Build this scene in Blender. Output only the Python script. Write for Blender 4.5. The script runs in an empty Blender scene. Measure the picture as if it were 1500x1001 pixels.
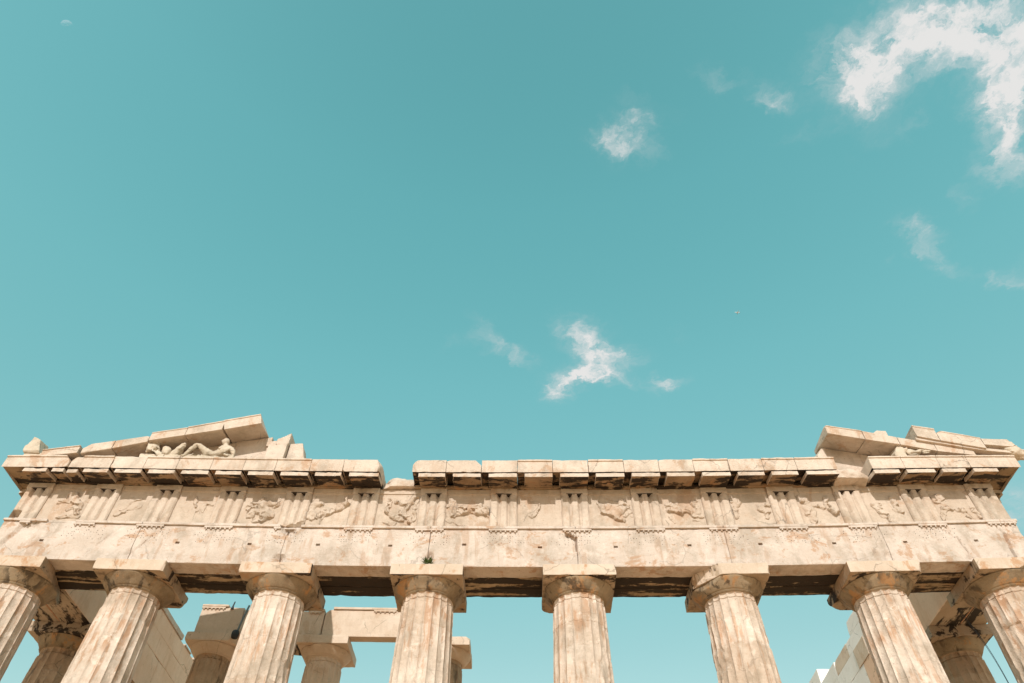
import bpy, math, random
import numpy as np
from mathutils import Matrix, Vector

S = bpy.context.scene
C = S.collection
R = math.radians
PI = math.pi

# ------------------------------------------------------------------ camera, sky, sun, exposure
cam_d = bpy.data.cameras.new("camera")
cam_o = bpy.data.objects.new("camera", cam_d)
C.objects.link(cam_o)
cam_d.sensor_width = 36.0
cam_d.sensor_fit = 'HORIZONTAL'
cam_d.lens = 25.022
cam_d.clip_end = 20000
_rt = Vector((0.99988674, 0.01126266, 0.00998294))
_fw = Vector((-0.01487329, 0.63807803, 0.76982804))
_up = _rt.cross(_fw)
cam_o.matrix_world = Matrix.Translation((0.5657, -17.943, -1.1224)) @ Matrix((
    (_rt.x, _up.x, -_fw.x), (_rt.y, _up.y, -_fw.y), (_rt.z, _up.z, -_fw.z))).to_4x4()
S.camera = cam_o

SUN_AZ, SUN_EL = R(187), R(30)          # direction the light comes from, azimuth clockwise from +Y
SUN_TO = Vector((math.sin(SUN_AZ) * math.cos(SUN_EL), math.cos(SUN_AZ) * math.cos(SUN_EL), math.sin(SUN_EL)))
S.view_settings.view_transform = 'Standard'
S.view_settings.look = 'None'
S.view_settings.exposure = 0.09
S.view_settings.gamma = 1.0
S.view_settings.use_curve_mapping = False
S.cycles.use_denoising = True

sun_d = bpy.data.lights.new("sun", 'SUN')
sun_d.energy = 3.85
sun_d.angle = R(0.53)
sun_d.color = (1.0, 0.985, 0.965)
sun_o = bpy.data.objects.new("sun", sun_d)
C.objects.link(sun_o)
sun_o.location = (-20, -60, 60)
sun_o.rotation_euler = SUN_TO.to_track_quat('Z', 'Y').to_euler()

# drifting clouds: ellipses on a cloud layer seen in the direction (x/z, y/z); rows are two affine forms and a density
CLOUDS = [
    (8.749, -6.101, -2.99, 6.04, 17.37, -8.698, 1.0),
    (11.531, -4.694, -5.704, -0.167, 19.678, -5.493, 1.0),
    (19.247, -16.768, -3.097, 9.966, 14.4, -9.867, 1.0),
    (18.495, -12.179, -4.322, 9.267, 23.531, -12.133, 1.0),
    (14.82, -8.958, -4.704, 5.413, 19.295, -9.114, 1.0),
    (41.485, -12.768, -15.553, -0.276, 37.183, -14.256, 0.8),
    (20.118, -8.612, -10.462, -0.132, 15.998, -4.844, 1.0),
    (26.489, -6.656, -15.375, -2.759, 15.758, -4.28, 1.0),
    (33.911, -14.252, -17.315, -0.117, 17.223, -7.7, 1.0),
    (23.472, -10.287, -12.495, -0.122, 15.614, -5.414, 1.0),
    (17.956, -6.284, -7.645, -0.321, 37.236, -9.855, 0.9),
    (26.419, -7.062, -15.843, -8.563, 46.485, -16.767, 0.7),
    (37.237, -16.387, -19.903, -0.119, 16.968, -7.228, 0.8),
    (26.207, 6.284, -11.616, -23.361, 53.761, -11.866, 0.9),
    (34.715, 1.263, -13.118, -19.147, 72.368, -20.976, 0.7),
    (30.383, 20.524, -15.371, -43.826, 58.985, -9.4, 0.62),
    (47.665, -36.079, -0.983, 54.069, 84.437, -46.296, 0.45),
    (27.511, -11.339, -6.235, 12.724, 67.77, -34.957, 0.54),
    (54.751, -14.107, -17.216, -0.552, 72.353, -26.329, 0.22),
    (31.374, -35.794, -2.638, 63.467, 51.011, -57.129, 0.5),
    (23.033, -2.02, -2.52, -0.207, 30.234, -13.356, 1.0),
    (23.181, -5.486, -1.617, 12.387, 87.768, -38.858, 0.8),
    (27.385, -2.702, -3.358, -0.323, 48.195, -22.064, 0.9),
    (35.573, -30.765, 9.16, 37.869, 40.559, -22.306, 0.8),
    (22.203, 5.506, -17.653, -21.971, 34.352, -6.895, 0.88),
    (39.087, -25.982, -9.433, 9.725, 19.14, -18.892, 0.75),
    (26.433, 2.685, -20.59, -41.044, 73.418, -20.906, 0.52),
    (47.994, -16.362, -19.912, -0.355, 66.31, -39.273, 0.6),
    (72.048, -28.03, -34.075, -0.207, 35.213, -18.998, 0.48),
    (31.996, -6.265, -20.979, -23.911, 81.642, -37.975, 0.65),
    (21.305, -7.723, -12.283, -5.991, 56.023, -34.476, 0.7),
    (52.586, -23.204, -28.182, -0.136, 30.262, -20.528, 0.6),
    (24.602, 5.876, -7.017, -11.735, 25.529, -19.222, 1.0),
    (19.342, 7.568, -8.423, -24.057, 33.163, -24.796, 0.8),
    (15.492, 5.028, -6.876, -20.977, 31.688, -23.088, 1.0),
    (25.415, -1.795, -2.257, -0.111, 41.628, -35.84, 0.7),
    (14.356, -3.11, 0.965, 14.8, 50.963, -48.25, 1.0),
    (14.267, 1.035, -3.542, -14.935, 52.433, -45.701, 1.0),
    (38.48, 11.91, -13.857, -12.28, 19.577, -17.406, 1.0),
    (48.361, -1.378, -1.837, -0.062, 37.787, -36.372, 0.8),
    (38.372, 7.837, -12.527, -12.485, 26.38, -21.476, 0.65),
    (23.8, 9.099, -10.617, -23.665, 32.182, -24.953, 0.6),
    (21.971, -12.311, 9.1, 40.888, 41.281, -41.865, 0.9),
    (30.43, -11.202, 1.8, 28.114, 59.609, -63.81, 0.85),
    (55.65, 16.654, -30.303, -64.482, 89.65, -65.491, 0.7),
    (18.732, 16.818, -12.462, -50.177, 33.323, -30.247, 0.75),
    (19.626, 5.255, -3.725, -20.551, 47.386, -41.19, 0.75),
    (24.747, 8.839, -7.509, -34.796, 55.87, -48.815, 0.5),
    (39.201, -9.083, 11.243, 28.334, 61.618, -48.538, 0.4),
    (30.209, -8.906, 11.209, 40.01, 68.83, -52.282, 0.35),
    (43.238, 22.198, -30.11, -48.615, 51.274, -28.118, 0.38),
    (14.155, -11.254, -0.96, 9.947, 6.311, -19.067, 0.8),
    (20.76, -8.949, -10.871, 0.044, 18.028, -24.714, 0.65),
    (26.623, -5.195, -21.376, -16.112, 34.879, -26.608, 0.4),
    (28.157, 2.097, -5.337, -19.412, 105.595, -37.7, 0.32),
    (52.512, 3.82, -25.387, -12.015, 34.441, -8.804, 0.32),
    (30.193, -19.481, -6.565, 16.048, 42.138, -19.471, 0.3),
    (29.463, -9.512, -11.581, -0.412, 59.716, -26.064, 0.3),
    (61.85, -18.103, -22.062, -0.662, 100.477, -47.094, 0.32),
    (63.377, -10.045, -38.726, -9.452, 34.253, -12.342, 0.32),
    (74.111, -24.016, -29.24, -0.416, 88.308, -57.965, 0.35),
]


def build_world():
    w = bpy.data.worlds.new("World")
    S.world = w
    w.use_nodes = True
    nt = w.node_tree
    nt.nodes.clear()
    N = nt.nodes.new
    L = nt.links.new
    out = N('ShaderNodeOutputWorld')
    bg = N('ShaderNodeBackground')
    bg.inputs['Strength'].default_value = 0.0955
    L(bg.outputs[0], out.inputs[0])
    sky = N('ShaderNodeTexSky')
    sky.sky_type = 'NISHITA'
    sky.sun_disc = False
    sky.sun_elevation = SUN_EL
    sky.sun_rotation = SUN_AZ
    sky.altitude = 150
    sky.air_density = 1.0
    sky.dust_density = 0.7
    sky.ozone_density = 1.0

    def math_(op, a, b=None, c=None, clamp=False):
        n = N('ShaderNodeMath')
        n.operation = op
        n.use_clamp = clamp
        for i, v in enumerate((a, b, c)):
            if v is None:
                continue
            if isinstance(v, (int, float)):
                n.inputs[i].default_value = v
            else:
                L(v, n.inputs[i])
        return n.outputs[0]
    # colour grade of the air: per-channel gain and gamma (the teal of this sky)
    sep = N('ShaderNodeSeparateColor')
    L(sky.outputs[0], sep.inputs[0])
    comb = N('ShaderNodeCombineColor')
    ch = [math_('MULTIPLY', math_('POWER', sep.outputs[i], p), g) for i, (g, p) in enumerate(SKY_GRADE)]
    ch[1] = math_('MINIMUM', ch[1], 13.0)
    ch[0] = math_('MINIMUM', ch[0], math_('MULTIPLY', ch[1], 0.97))
    ch[2] = math_('MAXIMUM', ch[2], math_('MULTIPLY', ch[1], 0.96))
    tc0 = N('ShaderNodeTexCoord')
    s0 = N('ShaderNodeSeparateXYZ')
    L(tc0.outputs['Generated'], s0.inputs[0])
    air = N('ShaderNodeValToRGB')       # brightness of the air by height above the horizon
    cr = air.color_ramp
    for k, (p, v) in enumerate(((0.0, 0.80), (0.45, 0.83), (0.58, 0.89), (0.72, 0.93), (0.87, 0.90), (0.965, 0.815), (1.0, 0.79))):
        e = cr.elements[k] if k < 2 else cr.elements.new(p)
        e.position = p
        e.color = (v, v, v, 1)
    L(s0.outputs[2], air.inputs[0])
    lift = math_('MULTIPLY', air.outputs[0], 1.205)
    for i in range(3):
        L(math_('MULTIPLY', ch[i], lift), comb.inputs[i])
    # cloud coverage
    geo = N('ShaderNodeTexCoord')
    sx = N('ShaderNodeSeparateXYZ')
    L(geo.outputs['Generated'], sx.inputs[0])
    zc = math_('MAXIMUM', sx.outputs[2], 0.08)
    px = math_('DIVIDE', sx.outputs[0], zc)
    py = math_('DIVIDE', sx.outputs[1], zc)
    cp = N('ShaderNodeCombineXYZ')
    L(px, cp.inputs[0]); L(py, cp.inputs[1])
    cp.inputs[2].default_value = 0

    def noise(scale, detail, rough, vec, dist=0.0):
        n = N('ShaderNodeTexNoise')
        n.inputs['Scale'].default_value = scale
        n.inputs['Detail'].default_value = detail
        n.inputs['Roughness'].default_value = rough
        n.inputs['Distortion'].default_value = dist
        L(vec, n.inputs['Vector'])
        return n
    def vmath(op, a, b=None, scale=None):
        n = N('ShaderNodeVectorMath')
        n.operation = op
        for i, v in enumerate((a, b)):
            if v is None:
                continue
            if isinstance(v, tuple):
                n.inputs[i].default_value = v
            else:
                L(v, n.inputs[i])
        if scale is not None:
            n.inputs['Scale'].default_value = scale
        return n
    wn = noise(14, 5, 0.62, cp.outputs[0])
    wo = vmath('SUBTRACT', wn.outputs['Color'], (0.5, 0.5, 0.5))
    wsc = vmath('SCALE', wo.outputs[0], scale=0.085)
    wp0 = vmath('ADD', cp.outputs[0], wsc.outputs[0])
    wn2 = noise(60, 5, 0.55, wp0.outputs[0])
    wo2 = vmath('SUBTRACT', wn2.outputs['Color'], (0.5, 0.5, 0.5))
    wsc2 = vmath('SCALE', wo2.outputs[0], scale=0.032)
    wp = vmath('ADD', wp0.outputs[0], wsc2.outputs[0])
    sw = N('ShaderNodeSeparateXYZ')
    L(wp.outputs[0], sw.inputs[0])
    cw = N('ShaderNodeCombineXYZ')
    L(sw.outputs[0], cw.inputs[0]); L(sw.outputs[1], cw.inputs[1])
    cw.inputs[2].default_value = 1.0
    total = None
    for (a1, a2, a3, b1, b2, b3, d) in CLOUDS:
        da = vmath('DOT_PRODUCT', cw.outputs[0], (a1, a2, a3)).outputs['Value']
        db = vmath('DOT_PRODUCT', cw.outputs[0], (b1, b2, b3)).outputs['Value']
        q = math_('MULTIPLY_ADD', da, da, math_('MULTIPLY', db, db))
        e = math_('EXPONENT', math_('MULTIPLY', q, -0.85))
        e = math_('MULTIPLY', e, d)
        total = e if total is None else math_('ADD', total, e)
    fn = noise(20, 8, 0.60, wp.outputs[0], 0.4)
    fine = math_('MULTIPLY', math_('SUBTRACT', fn.outputs['Fac'], 0.30), 1.9, clamp=True)
    total = math_('ADD', total, math_('MULTIPLY', math_('MAXIMUM', math_('SUBTRACT', total, 1.75), 0.0), 1.3))
    dens = math_('MULTIPLY', math_('MINIMUM', total, 2.9), math_('MULTIPLY_ADD', fine, 1.25, 0.24))
    mr = N('ShaderNodeMapRange')
    mr.interpolation_type = 'SMOOTHSTEP'
    mr.inputs['From Min'].default_value = 0.02
    mr.inputs['From Max'].default_value = 2.35
    L(dens, mr.inputs['Value'])
    alpha = math_('MULTIPLY', mr.outputs[0], 0.95)
    ramp = N('ShaderNodeMix')
    ramp.data_type = 'RGBA'
    ramp.inputs['A'].default_value = (6.0, 6.4, 6.5, 1)
    ramp.inputs['B'].default_value = (8.1, 7.9, 7.75, 1)
    L(math_('MULTIPLY', math_('POWER', mr.outputs[0], 1.3), 1.0, clamp=True), ramp.inputs['Factor'])
    mx = N('ShaderNodeMix')
    mx.data_type = 'RGBA'
    L(alpha, mx.inputs['Factor'])
    L(comb.outputs[0], mx.inputs['A'])
    L(ramp.outputs['Result'], mx.inputs['B'])
    L(mx.outputs['Result'], bg.inputs['Color'])

SKY_GRADE = ((2.2, 1.25), (3.80, 0.62), (2.86, 0.62))
build_world()

# ------------------------------------------------------------------ materials (all procedural, in world position)
def marble(name, base, light, orange=(0.40, 0.20, 0.085), orange_amt=0.35, streak=0.3, crust=0.0,
           crust_dir=(0.35, 3.2, 3.2), flake=0.25, bump=0.35, rough=0.85, seed=0.0, pat_dir=(1, 1, 0.75), grey=0.0, run_col=None, crack=0.5, crust_col=(0.022, 0.014, 0.009)):
    m = bpy.data.materials.new(name)
    m.use_nodes = True
    nt = m.node_tree
    nt.nodes.clear()
    N = nt.nodes.new
    L = nt.links.new
    out = N('ShaderNodeOutputMaterial')
    bs = N('ShaderNodeBsdfPrincipled')
    bs.inputs['Roughness'].default_value = rough
    bs.inputs['Specular IOR Level'].default_value = 0.25
    L(bs.outputs[0], out.inputs[0])
    geo = N('ShaderNodeNewGeometry')

    def nz(scale, vec=(1, 1, 1), detail=5, rgh=0.6, off=0.0, dist=0.0):
        mp = N('ShaderNodeMapping')
        mp.inputs['Scale'].default_value = vec
        mp.inputs['Location'].default_value = (off + seed, off * 1.7 - seed, off * 0.6)
        L(geo.outputs['Position'], mp.inputs['Vector'])
        n = N('ShaderNodeTexNoise')
        n.inputs['Scale'].default_value = scale
        n.inputs['Detail'].default_value = detail
        n.inputs['Roughness'].default_value = rgh
        n.inputs['Distortion'].default_value = dist
        L(mp.outputs[0], n.inputs['Vector'])
        return n.outputs['Fac']

    def step(v, lo, hi, mul=1.0):
        r = N('ShaderNodeMapRange')
        r.interpolation_type = 'SMOOTHSTEP'
        r.inputs['From Min'].default_value = lo
        r.inputs['From Max'].default_value = hi
        r.inputs['To Max'].default_value = mul
        L(v, r.inputs['Value'])
        return r.outputs[0]

    def mix(f, a, b, mode='MIX'):
        n = N('ShaderNodeMix')
        n.data_type = 'RGBA'
        n.blend_type = mode
        for s, v in (('Factor', f), ('A', a), ('B', b)):
            if isinstance(v, tuple):
                n.inputs[s].default_value = (*v, 1)
            elif isinstance(v, float):
                n.inputs[s].default_value = v
            else:
                L(v, n.inputs[s])
        return n.outputs['Result']

    def mul(a, b):
        n = N('ShaderNodeMath')
        n.operation = 'MULTIPLY'
        for i, v in enumerate((a, b)):
            if isinstance(v, float):
                n.inputs[i].default_value = v
            else:
                L(v, n.inputs[i])
        return n.outputs[0]
    big = nz(0.9, detail=6, rgh=0.65)
    col = mix(step(big, 0.35, 0.68), base, light)
    # fine veins and mottling
    vein = nz(2.2, (0.55, 1.0, 2.6), detail=8, rgh=0.7, off=3.1, dist=1.2)
    col = mix(step(vein, 0.52, 0.70, 0.22), col, tuple(c * 0.72 for c in base))
    grain = nz(22, detail=4, rgh=0.7, off=7.7)
    col = mix(step(grain, 0.3, 0.72, 0.22), col, tuple(min(1, c * 1.18) for c in light))
    # orange brown patina: patches and vertical runs
    pat = nz(1.25, pat_dir, detail=8, rgh=0.68, off=11.3, dist=0.5)
    col = mix(step(pat, 0.55, 0.625, orange_amt), col, orange)
    run = nz(4.2, (1, 1, 0.16), detail=6, rgh=0.62, off=5.5, dist=0.25)
    brk = nz(1.1, detail=3, off=2.2)
    col = mix(mul(step(run, 0.50, 0.60, streak), step(brk, 0.40, 0.60)), col, run_col or tuple(0.45 * c + 0.5 * o for c, o in zip(base, orange)))
    # pale freshly broken flakes
    fl = nz(3.1, detail=8, rgh=0.7, off=17.0)
    col = mix(step(fl, 0.56, 0.62, flake), col, tuple(min(1, c * 1.12 + 0.02) for c in light))
    # pits and hair cracks
    pit = nz(13, detail=3, rgh=0.6, off=41.0)
    col = mix(step(pit, 0.665, 0.73, 0.55), col, tuple(c * 0.35 for c in base))
    if crack:
        wv = N('ShaderNodeTexNoise')
        wv.inputs['Scale'].default_value = 2.5
        wv.inputs['Detail'].default_value = 5
        L(geo.outputs['Position'], wv.inputs['Vector'])
        wa = N('ShaderNodeVectorMath'); wa.operation = 'MULTIPLY_ADD'
        L(wv.outputs['Color'], wa.inputs[0]); wa.inputs[1].default_value = (0.45, 0.45, 0.45)
        L(geo.outputs['Position'], wa.inputs[2])
        vo = N('ShaderNodeTexVoronoi')
        vo.feature = 'DISTANCE_TO_EDGE'
        vo.inputs['Scale'].default_value = 0.75
        L(wa.outputs[0], vo.inputs['Vector'])
        ck = step(vo.outputs['Distance'], 0.014, 0.004)
        cm = step(nz(0.8, detail=4, off=47.0), 0.50, 0.58, crack)
        col = mix(mul(ck, cm), col, tuple(c * 0.3 for c in base))
    if grey:
        gn = nz(1.5, (1, 1, 0.7), detail=8, rgh=0.68, off=23.0)
        col = mix(step(gn, 0.47, 0.66, grey), col, (0.27, 0.215, 0.155))
    if crust:
        cr = nz(1.0, crust_dir, detail=7, rgh=0.62, off=29.0, dist=0.6)
        cr2 = nz(5.0, detail=5, rgh=0.7, off=31.0)
        ad = N('ShaderNodeMath')
        ad.operation = 'MULTIPLY_ADD'
        L(cr2, ad.inputs[0]); ad.inputs[1].default_value = 0.25; L(cr, ad.inputs[2])
        t = 0.625 + 0.16 * (0.5 - crust)
        col = mix(step(ad.outputs[0], t - 0.035, t + 0.035, 0.96), col, crust_col)
    at = N('ShaderNodeAttribute')
    at.attribute_name = 'tone'
    col = mix(step(at.outputs['Fac'], 0.0, 1.0, 0.55), col, (1.14, 1.14, 1.15), 'MULTIPLY')
    dk = N('ShaderNodeMath'); dk.operation = 'MULTIPLY'; dk.inputs[1].default_value = -1.0
    L(at.outputs['Fac'], dk.inputs[0])
    col = mix(step(dk.outputs[0], 0.0, 1.0, 0.6), col, (0.86, 0.78, 0.70), 'MULTIPLY')
    L(col, bs.inputs['Base Color'])
    b1 = nz(9, detail=8, rgh=0.72, off=1.3)
    b2 = nz(38, detail=3, rgh=0.6, off=4.3)
    ad = N('ShaderNodeMath')
    ad.operation = 'MULTIPLY_ADD'
    L(b2, ad.inputs[0]); ad.inputs[1].default_value = 0.35; L(b1, ad.inputs[2])
    bp = N('ShaderNodeBump')
    bp.inputs['Strength'].default_value = bump
    bp.inputs['Distance'].default_value = 0.05
    L(ad.outputs[0], bp.inputs['Height'])
    L(bp.outputs[0], bs.inputs['Normal'])
    return m

def plain(name, col, rough=0.8, metal=0.0, var=0.15, scale=6.0):
    m = bpy.data.materials.new(name)
    m.use_nodes = True
    nt = m.node_tree
    bs = nt.nodes['Principled BSDF']
    bs.inputs['Roughness'].default_value = rough
    bs.inputs['Metallic'].default_value = metal
    n = nt.nodes.new('ShaderNodeTexNoise')
    n.inputs['Scale'].default_value = scale
    n.inputs['Detail'].default_value = 6
    mx = nt.nodes.new('ShaderNodeMix')
    mx.data_type = 'RGBA'
    mx.inputs['A'].default_value = (*[c * (1 - var) for c in col], 1)
    mx.inputs['B'].default_value = (*[min(1, c * (1 + var)) for c in col], 1)
    nt.links.new(n.outputs['Fac'], mx.inputs['Factor'])
    nt.links.new(mx.outputs['Result'], bs.inputs['Base Color'])
    return m

BASE, LIGHT = (0.50, 0.41, 0.335), (0.60, 0.51, 0.435)
M = dict(
    front=marble('honey_marble', BASE, LIGHT, orange_amt=0.6, pat_dir=(1.1, 1.1, 1.6), streak=0.6, flake=0.45, crack=0.35, bump=0.8, grey=0.42),
    frieze=marble('frieze_marble', (0.50, 0.40, 0.31), (0.58, 0.48, 0.385), orange_amt=0.35, streak=0.4, flake=0.45, bump=0.8, grey=0.5, seed=4.0),
    metope=marble('metope_marble', (0.485, 0.385, 0.295), (0.565, 0.465, 0.37), orange_amt=0.35, streak=0.3, flake=0.3, bump=0.8, grey=0.4, seed=5.0),
    cornice=marble('cornice_marble', (0.53, 0.425, 0.335), (0.62, 0.515, 0.42), orange_amt=0.5, streak=0.35, flake=0.4, bump=0.8, grey=0.42, seed=9.0),
    mutule=marble('shaded_mutule_marble', (0.20, 0.13, 0.075), (0.32, 0.22, 0.135), orange_amt=0.5, streak=0.1, crust=0.55, crust_dir=(0.8, 2.2, 2.2), seed=2.0),  # brown darkened for underside shade, broken by black crust
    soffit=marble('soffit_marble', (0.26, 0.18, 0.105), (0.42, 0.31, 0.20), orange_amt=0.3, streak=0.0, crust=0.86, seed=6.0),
    soffit_flank=marble('flank_soffit_marble', (0.36, 0.27, 0.19), (0.44, 0.34, 0.25), orange_amt=0.2, streak=0.0, crust=0.3, crust_dir=(3.0, 0.5, 3.0), seed=8.0),
    shaft=marble('column_marble', (0.47, 0.365, 0.275), (0.61, 0.505, 0.41), orange=(0.42, 0.19, 0.075), orange_amt=0.5, pat_dir=(3.6, 3.6, 0.55), streak=1.0, crack=0.3, flake=0.6, bump=0.8, grey=0.5, seed=12.0),
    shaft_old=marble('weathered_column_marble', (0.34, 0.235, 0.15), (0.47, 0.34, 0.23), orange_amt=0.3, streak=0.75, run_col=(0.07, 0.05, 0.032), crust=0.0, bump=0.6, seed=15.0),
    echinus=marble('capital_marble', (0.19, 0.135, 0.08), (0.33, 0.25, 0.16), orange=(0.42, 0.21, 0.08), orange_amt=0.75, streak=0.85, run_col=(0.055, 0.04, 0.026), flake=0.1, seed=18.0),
    abacus=marble('abacus_marble', (0.48, 0.375, 0.28), (0.57, 0.465, 0.365), orange_amt=0.7, streak=0.3, flake=0.35, seed=21.0),
    abacus_side=marble('dark_abacus_marble', (0.31, 0.225, 0.145), (0.43, 0.33, 0.235), orange_amt=0.4, streak=0.6, run_col=(0.09, 0.06, 0.035), crust=0.08, crust_dir=(1.2, 1.2, 1.2), seed=37.0),
    porch=marble('porch_marble', (0.58, 0.45, 0.335), (0.67, 0.54, 0.425), orange_amt=0.25, streak=0.2, seed=25.0),
    flank=marble('flank_marble', (0.72, 0.47, 0.32), (0.78, 0.55, 0.40), orange_amt=0.15, streak=0.2, seed=27.0),
    new=marble('new_white_marble', (0.76, 0.70, 0.64), (0.84, 0.80, 0.75), orange_amt=0.0, streak=0.0, flake=0.1, bump=0.12, seed=30.0),
    statue=marble('statue_marble', (0.48, 0.40, 0.30), (0.58, 0.49, 0.385), orange_amt=0.12, streak=0.2, grey=0.45, seed=33.0),
    hole=plain('recess_shade', (0.035, 0.022, 0.014)),  # near-black shade colour painted into letter holes and groove heads
    metal=plain('grey_metal', (0.16, 0.17, 0.16), 0.5, 0.6),
    dark=plain('dark_metal', (0.03, 0.03, 0.032), 0.5, 0.3),
    leaf=plain('green_leaf', (0.12, 0.16, 0.045)),
    ground=marble('bare_limestone', (0.78, 0.48, 0.28), (0.86, 0.56, 0.35), orange_amt=0.2, streak=0.0, bump=0.6, seed=40.0),
    plane=plain('white_aircraft_paint', (0.8, 0.8, 0.8), 0.4),
)

# ------------------------------------------------------------------ numeric noise
def _h(i, j, k, s):
    n = (i.astype(np.int64) * 374761393 + j.astype(np.int64) * 668265263 + k.astype(np.int64) * 1440662683 + s * 974634777) & 0xFFFFFFFF
    n = ((n ^ (n >> 13)) * 1274126177) & 0xFFFFFFFF
    n = ((n ^ (n >> 16)) * 2246822519) & 0xFFFFFFFF
    return ((n ^ (n >> 15)) & 0xFFFFFF) / float(0x7FFFFF) - 1.0

def noise(P, f, seed=0):
    Q = P * f + 100.0
    I = np.floor(Q)
    T = Q - I
    T = T * T * (3 - 2 * T)
    i, j, k = I[:, 0], I[:, 1], I[:, 2]
    r = 0
    for a in (0, 1):
        for b in (0, 1):
            for c in (0, 1):
                w = (T[:, 0] if a else 1 - T[:, 0]) * (T[:, 1] if b else 1 - T[:, 1]) * (T[:, 2] if c else 1 - T[:, 2])
                r = r + w * _h(i + a, j + b, k + c, seed)
    return r

def fbm(P, f, seed=0, o=3):
    r = 0
    a = 0.55
    for q in range(o):
        r = r + a * noise(P, f * 2.03 ** q, seed + q * 17)
        a *= 0.55
    return r

# ------------------------------------------------------------------ mesh collecting
CURV = 0.00126669
def warp(P, drop=True):
    """The long front is not dead straight: its courses curve a little towards the corners."""
    P = P.copy()
    x, z = P[:, 0], P[:, 2]
    c = CURV * x * x * np.clip(z / 10.43, 0, 1)
    if drop:
        c = c - 0.13 * np.clip(np.abs(x) / 15.9, 0, 1.05) ** 6 * np.clip((z - 12) / 1.7, 0, 1)
    P[:, 2] = z + c
    return P

WORLD = {}
_tone = [0.2]
class Mesh:
    def __init__(s):
        s.V, s.F, s.MI, s.n = [], [], [], 0
    def add(s, P, F, mi=0):
        P = np.asarray(P, float).reshape(-1, 3)
        s.V.append(P)
        for f in F:
            s.F.append([int(i) + s.n for i in f])
        if np.ndim(mi):
            s.MI += [int(x) for x in mi]
        else:
            s.MI += [mi] * len(F)
        s.n += len(P)
        return s
    def build(s, name, mats, parent=None, label=None, drop=True, wp=True, sharp=38, flat=False, tone=None):
        P = np.concatenate(s.V)
        P0 = P
        if wp:
            P = warp(P, drop)
        c = (P.min(0) + P.max(0)) / 2
        me = bpy.data.meshes.new(name)
        me.from_pydata((P - c).tolist(), [], s.F)
        if not isinstance(mats, (list, tuple)):
            mats = [mats]
        for m in mats:
            me.materials.append(m)
        me.polygons.foreach_set('material_index', s.MI)
        if not flat:
            me.polygons.foreach_set('use_smooth', [True] * len(s.F))
            me.set_sharp_from_angle(angle=R(sharp))
        if tone is None:
            _tone[0] = (_tone[0] * 0.618034 + 0.377) % 1.0
            tv = np.full(len(P), (_tone[0] * 7.31) % 1.0 * 1.6 - 0.8)
        else:
            tv = np.asarray(tone(P0), float)
        at = me.attributes.new('tone', 'FLOAT', 'POINT')
        at.data.foreach_set('value', tv.astype(np.float32))
        me.update()
        o = bpy.data.objects.new(name, me)
        C.objects.link(o)
        pl = WORLD.get(parent.name, np.zeros(3)) if parent else np.zeros(3)
        o.location = (c - pl).tolist()
        WORLD[o.name] = c
        if parent:
            o.parent = parent
        if label:
            o['label'] = label
        return o

def thing(name, label, cat, loc, group=None):
    o = bpy.data.objects.new(name, None)
    o.empty_display_size = 0.3
    C.objects.link(o)
    o.location = loc
    WORLD[o.name] = np.array(loc, float)
    o['label'] = label
    o['category'] = cat
    if group:
        o['group'] = group
    return o

def tag(o, label, cat, group=None):
    o['label'] = label
    o['category'] = cat
    if group:
        o['group'] = group
    return o

def axis(a, b, res, extra=(), wear=0.02):
    n = max(1, int(round((b - a) / res)))
    t = list(np.linspace(a, b, n + 1))
    L = b - a
    for d in (wear * 0.45, wear * 1.1, wear * 2.6):
        if d * 2.2 < L:
            t += [a + d, b - d]
    t += [e for e in extra if a < e < b]
    t = sorted(t)
    r = [t[0]]
    for v in t[1:]:
        if v - r[-1] > 0.004:
            r.append(v)
    r[-1] = b
    return np.array(r)

def box_lattice(xs, ys, zs):
    nx, ny, nz = len(xs), len(ys), len(zs)
    Q = []
    def face(fix, val, na, nb, flip):
        a, b = np.meshgrid(np.arange(na - 1), np.arange(nb - 1), indexing='ij')
        a, b = a.ravel(), b.ravel()
        cs = [(a, b), (a + 1, b), (a + 1, b + 1), (a, b + 1)]
        if flip:
            cs = cs[::-1]
        col = []
        for (p, q) in cs:
            if fix == 0:
                i, j, k = np.full_like(p, val), p, q
            elif fix == 1:
                i, j, k = p, np.full_like(p, val), q
            else:
                i, j, k = p, q, np.full_like(p, val)
            col.append((i * ny + j) * nz + k)
        Q.append(np.stack(col, 1))
    face(0, 0, ny, nz, True); face(0, nx - 1, ny, nz, False)
    face(1, 0, nx, nz, False); face(1, ny - 1, nx, nz, True)
    face(2, 0, nx, ny, True); face(2, nz - 1, nx, ny, False)
    Q = np.concatenate(Q)
    ids, inv = np.unique(Q, return_inverse=True)
    Q = inv.reshape(-1, 4)
    k = ids % nz
    j = (ids // nz) % ny
    i = ids // (nz * ny)
    return np.stack([xs[i], ys[j], zs[k]], 1), Q

_seed = [0]
def facet(P, size, amp, seed):
    """Breaks a surface into small fractured pieces."""
    r = np.random.default_rng(seed)
    lo, hi = P.min(0) - size, P.max(0) + size
    n = int(min(400, max(12, np.prod((hi - lo) / size))))
    S_ = r.uniform(lo, hi, (n, 3))
    D = r.normal(0, 1, (n, 3))
    i = ((P[:, None, :] - S_[None]) ** 2).sum(2).argmin(1)
    return P + amp * (0.5 * D[i] + 0.5 * fbm(P, 1.2 / size, seed, 3)[:, None] * D[i])

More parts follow.
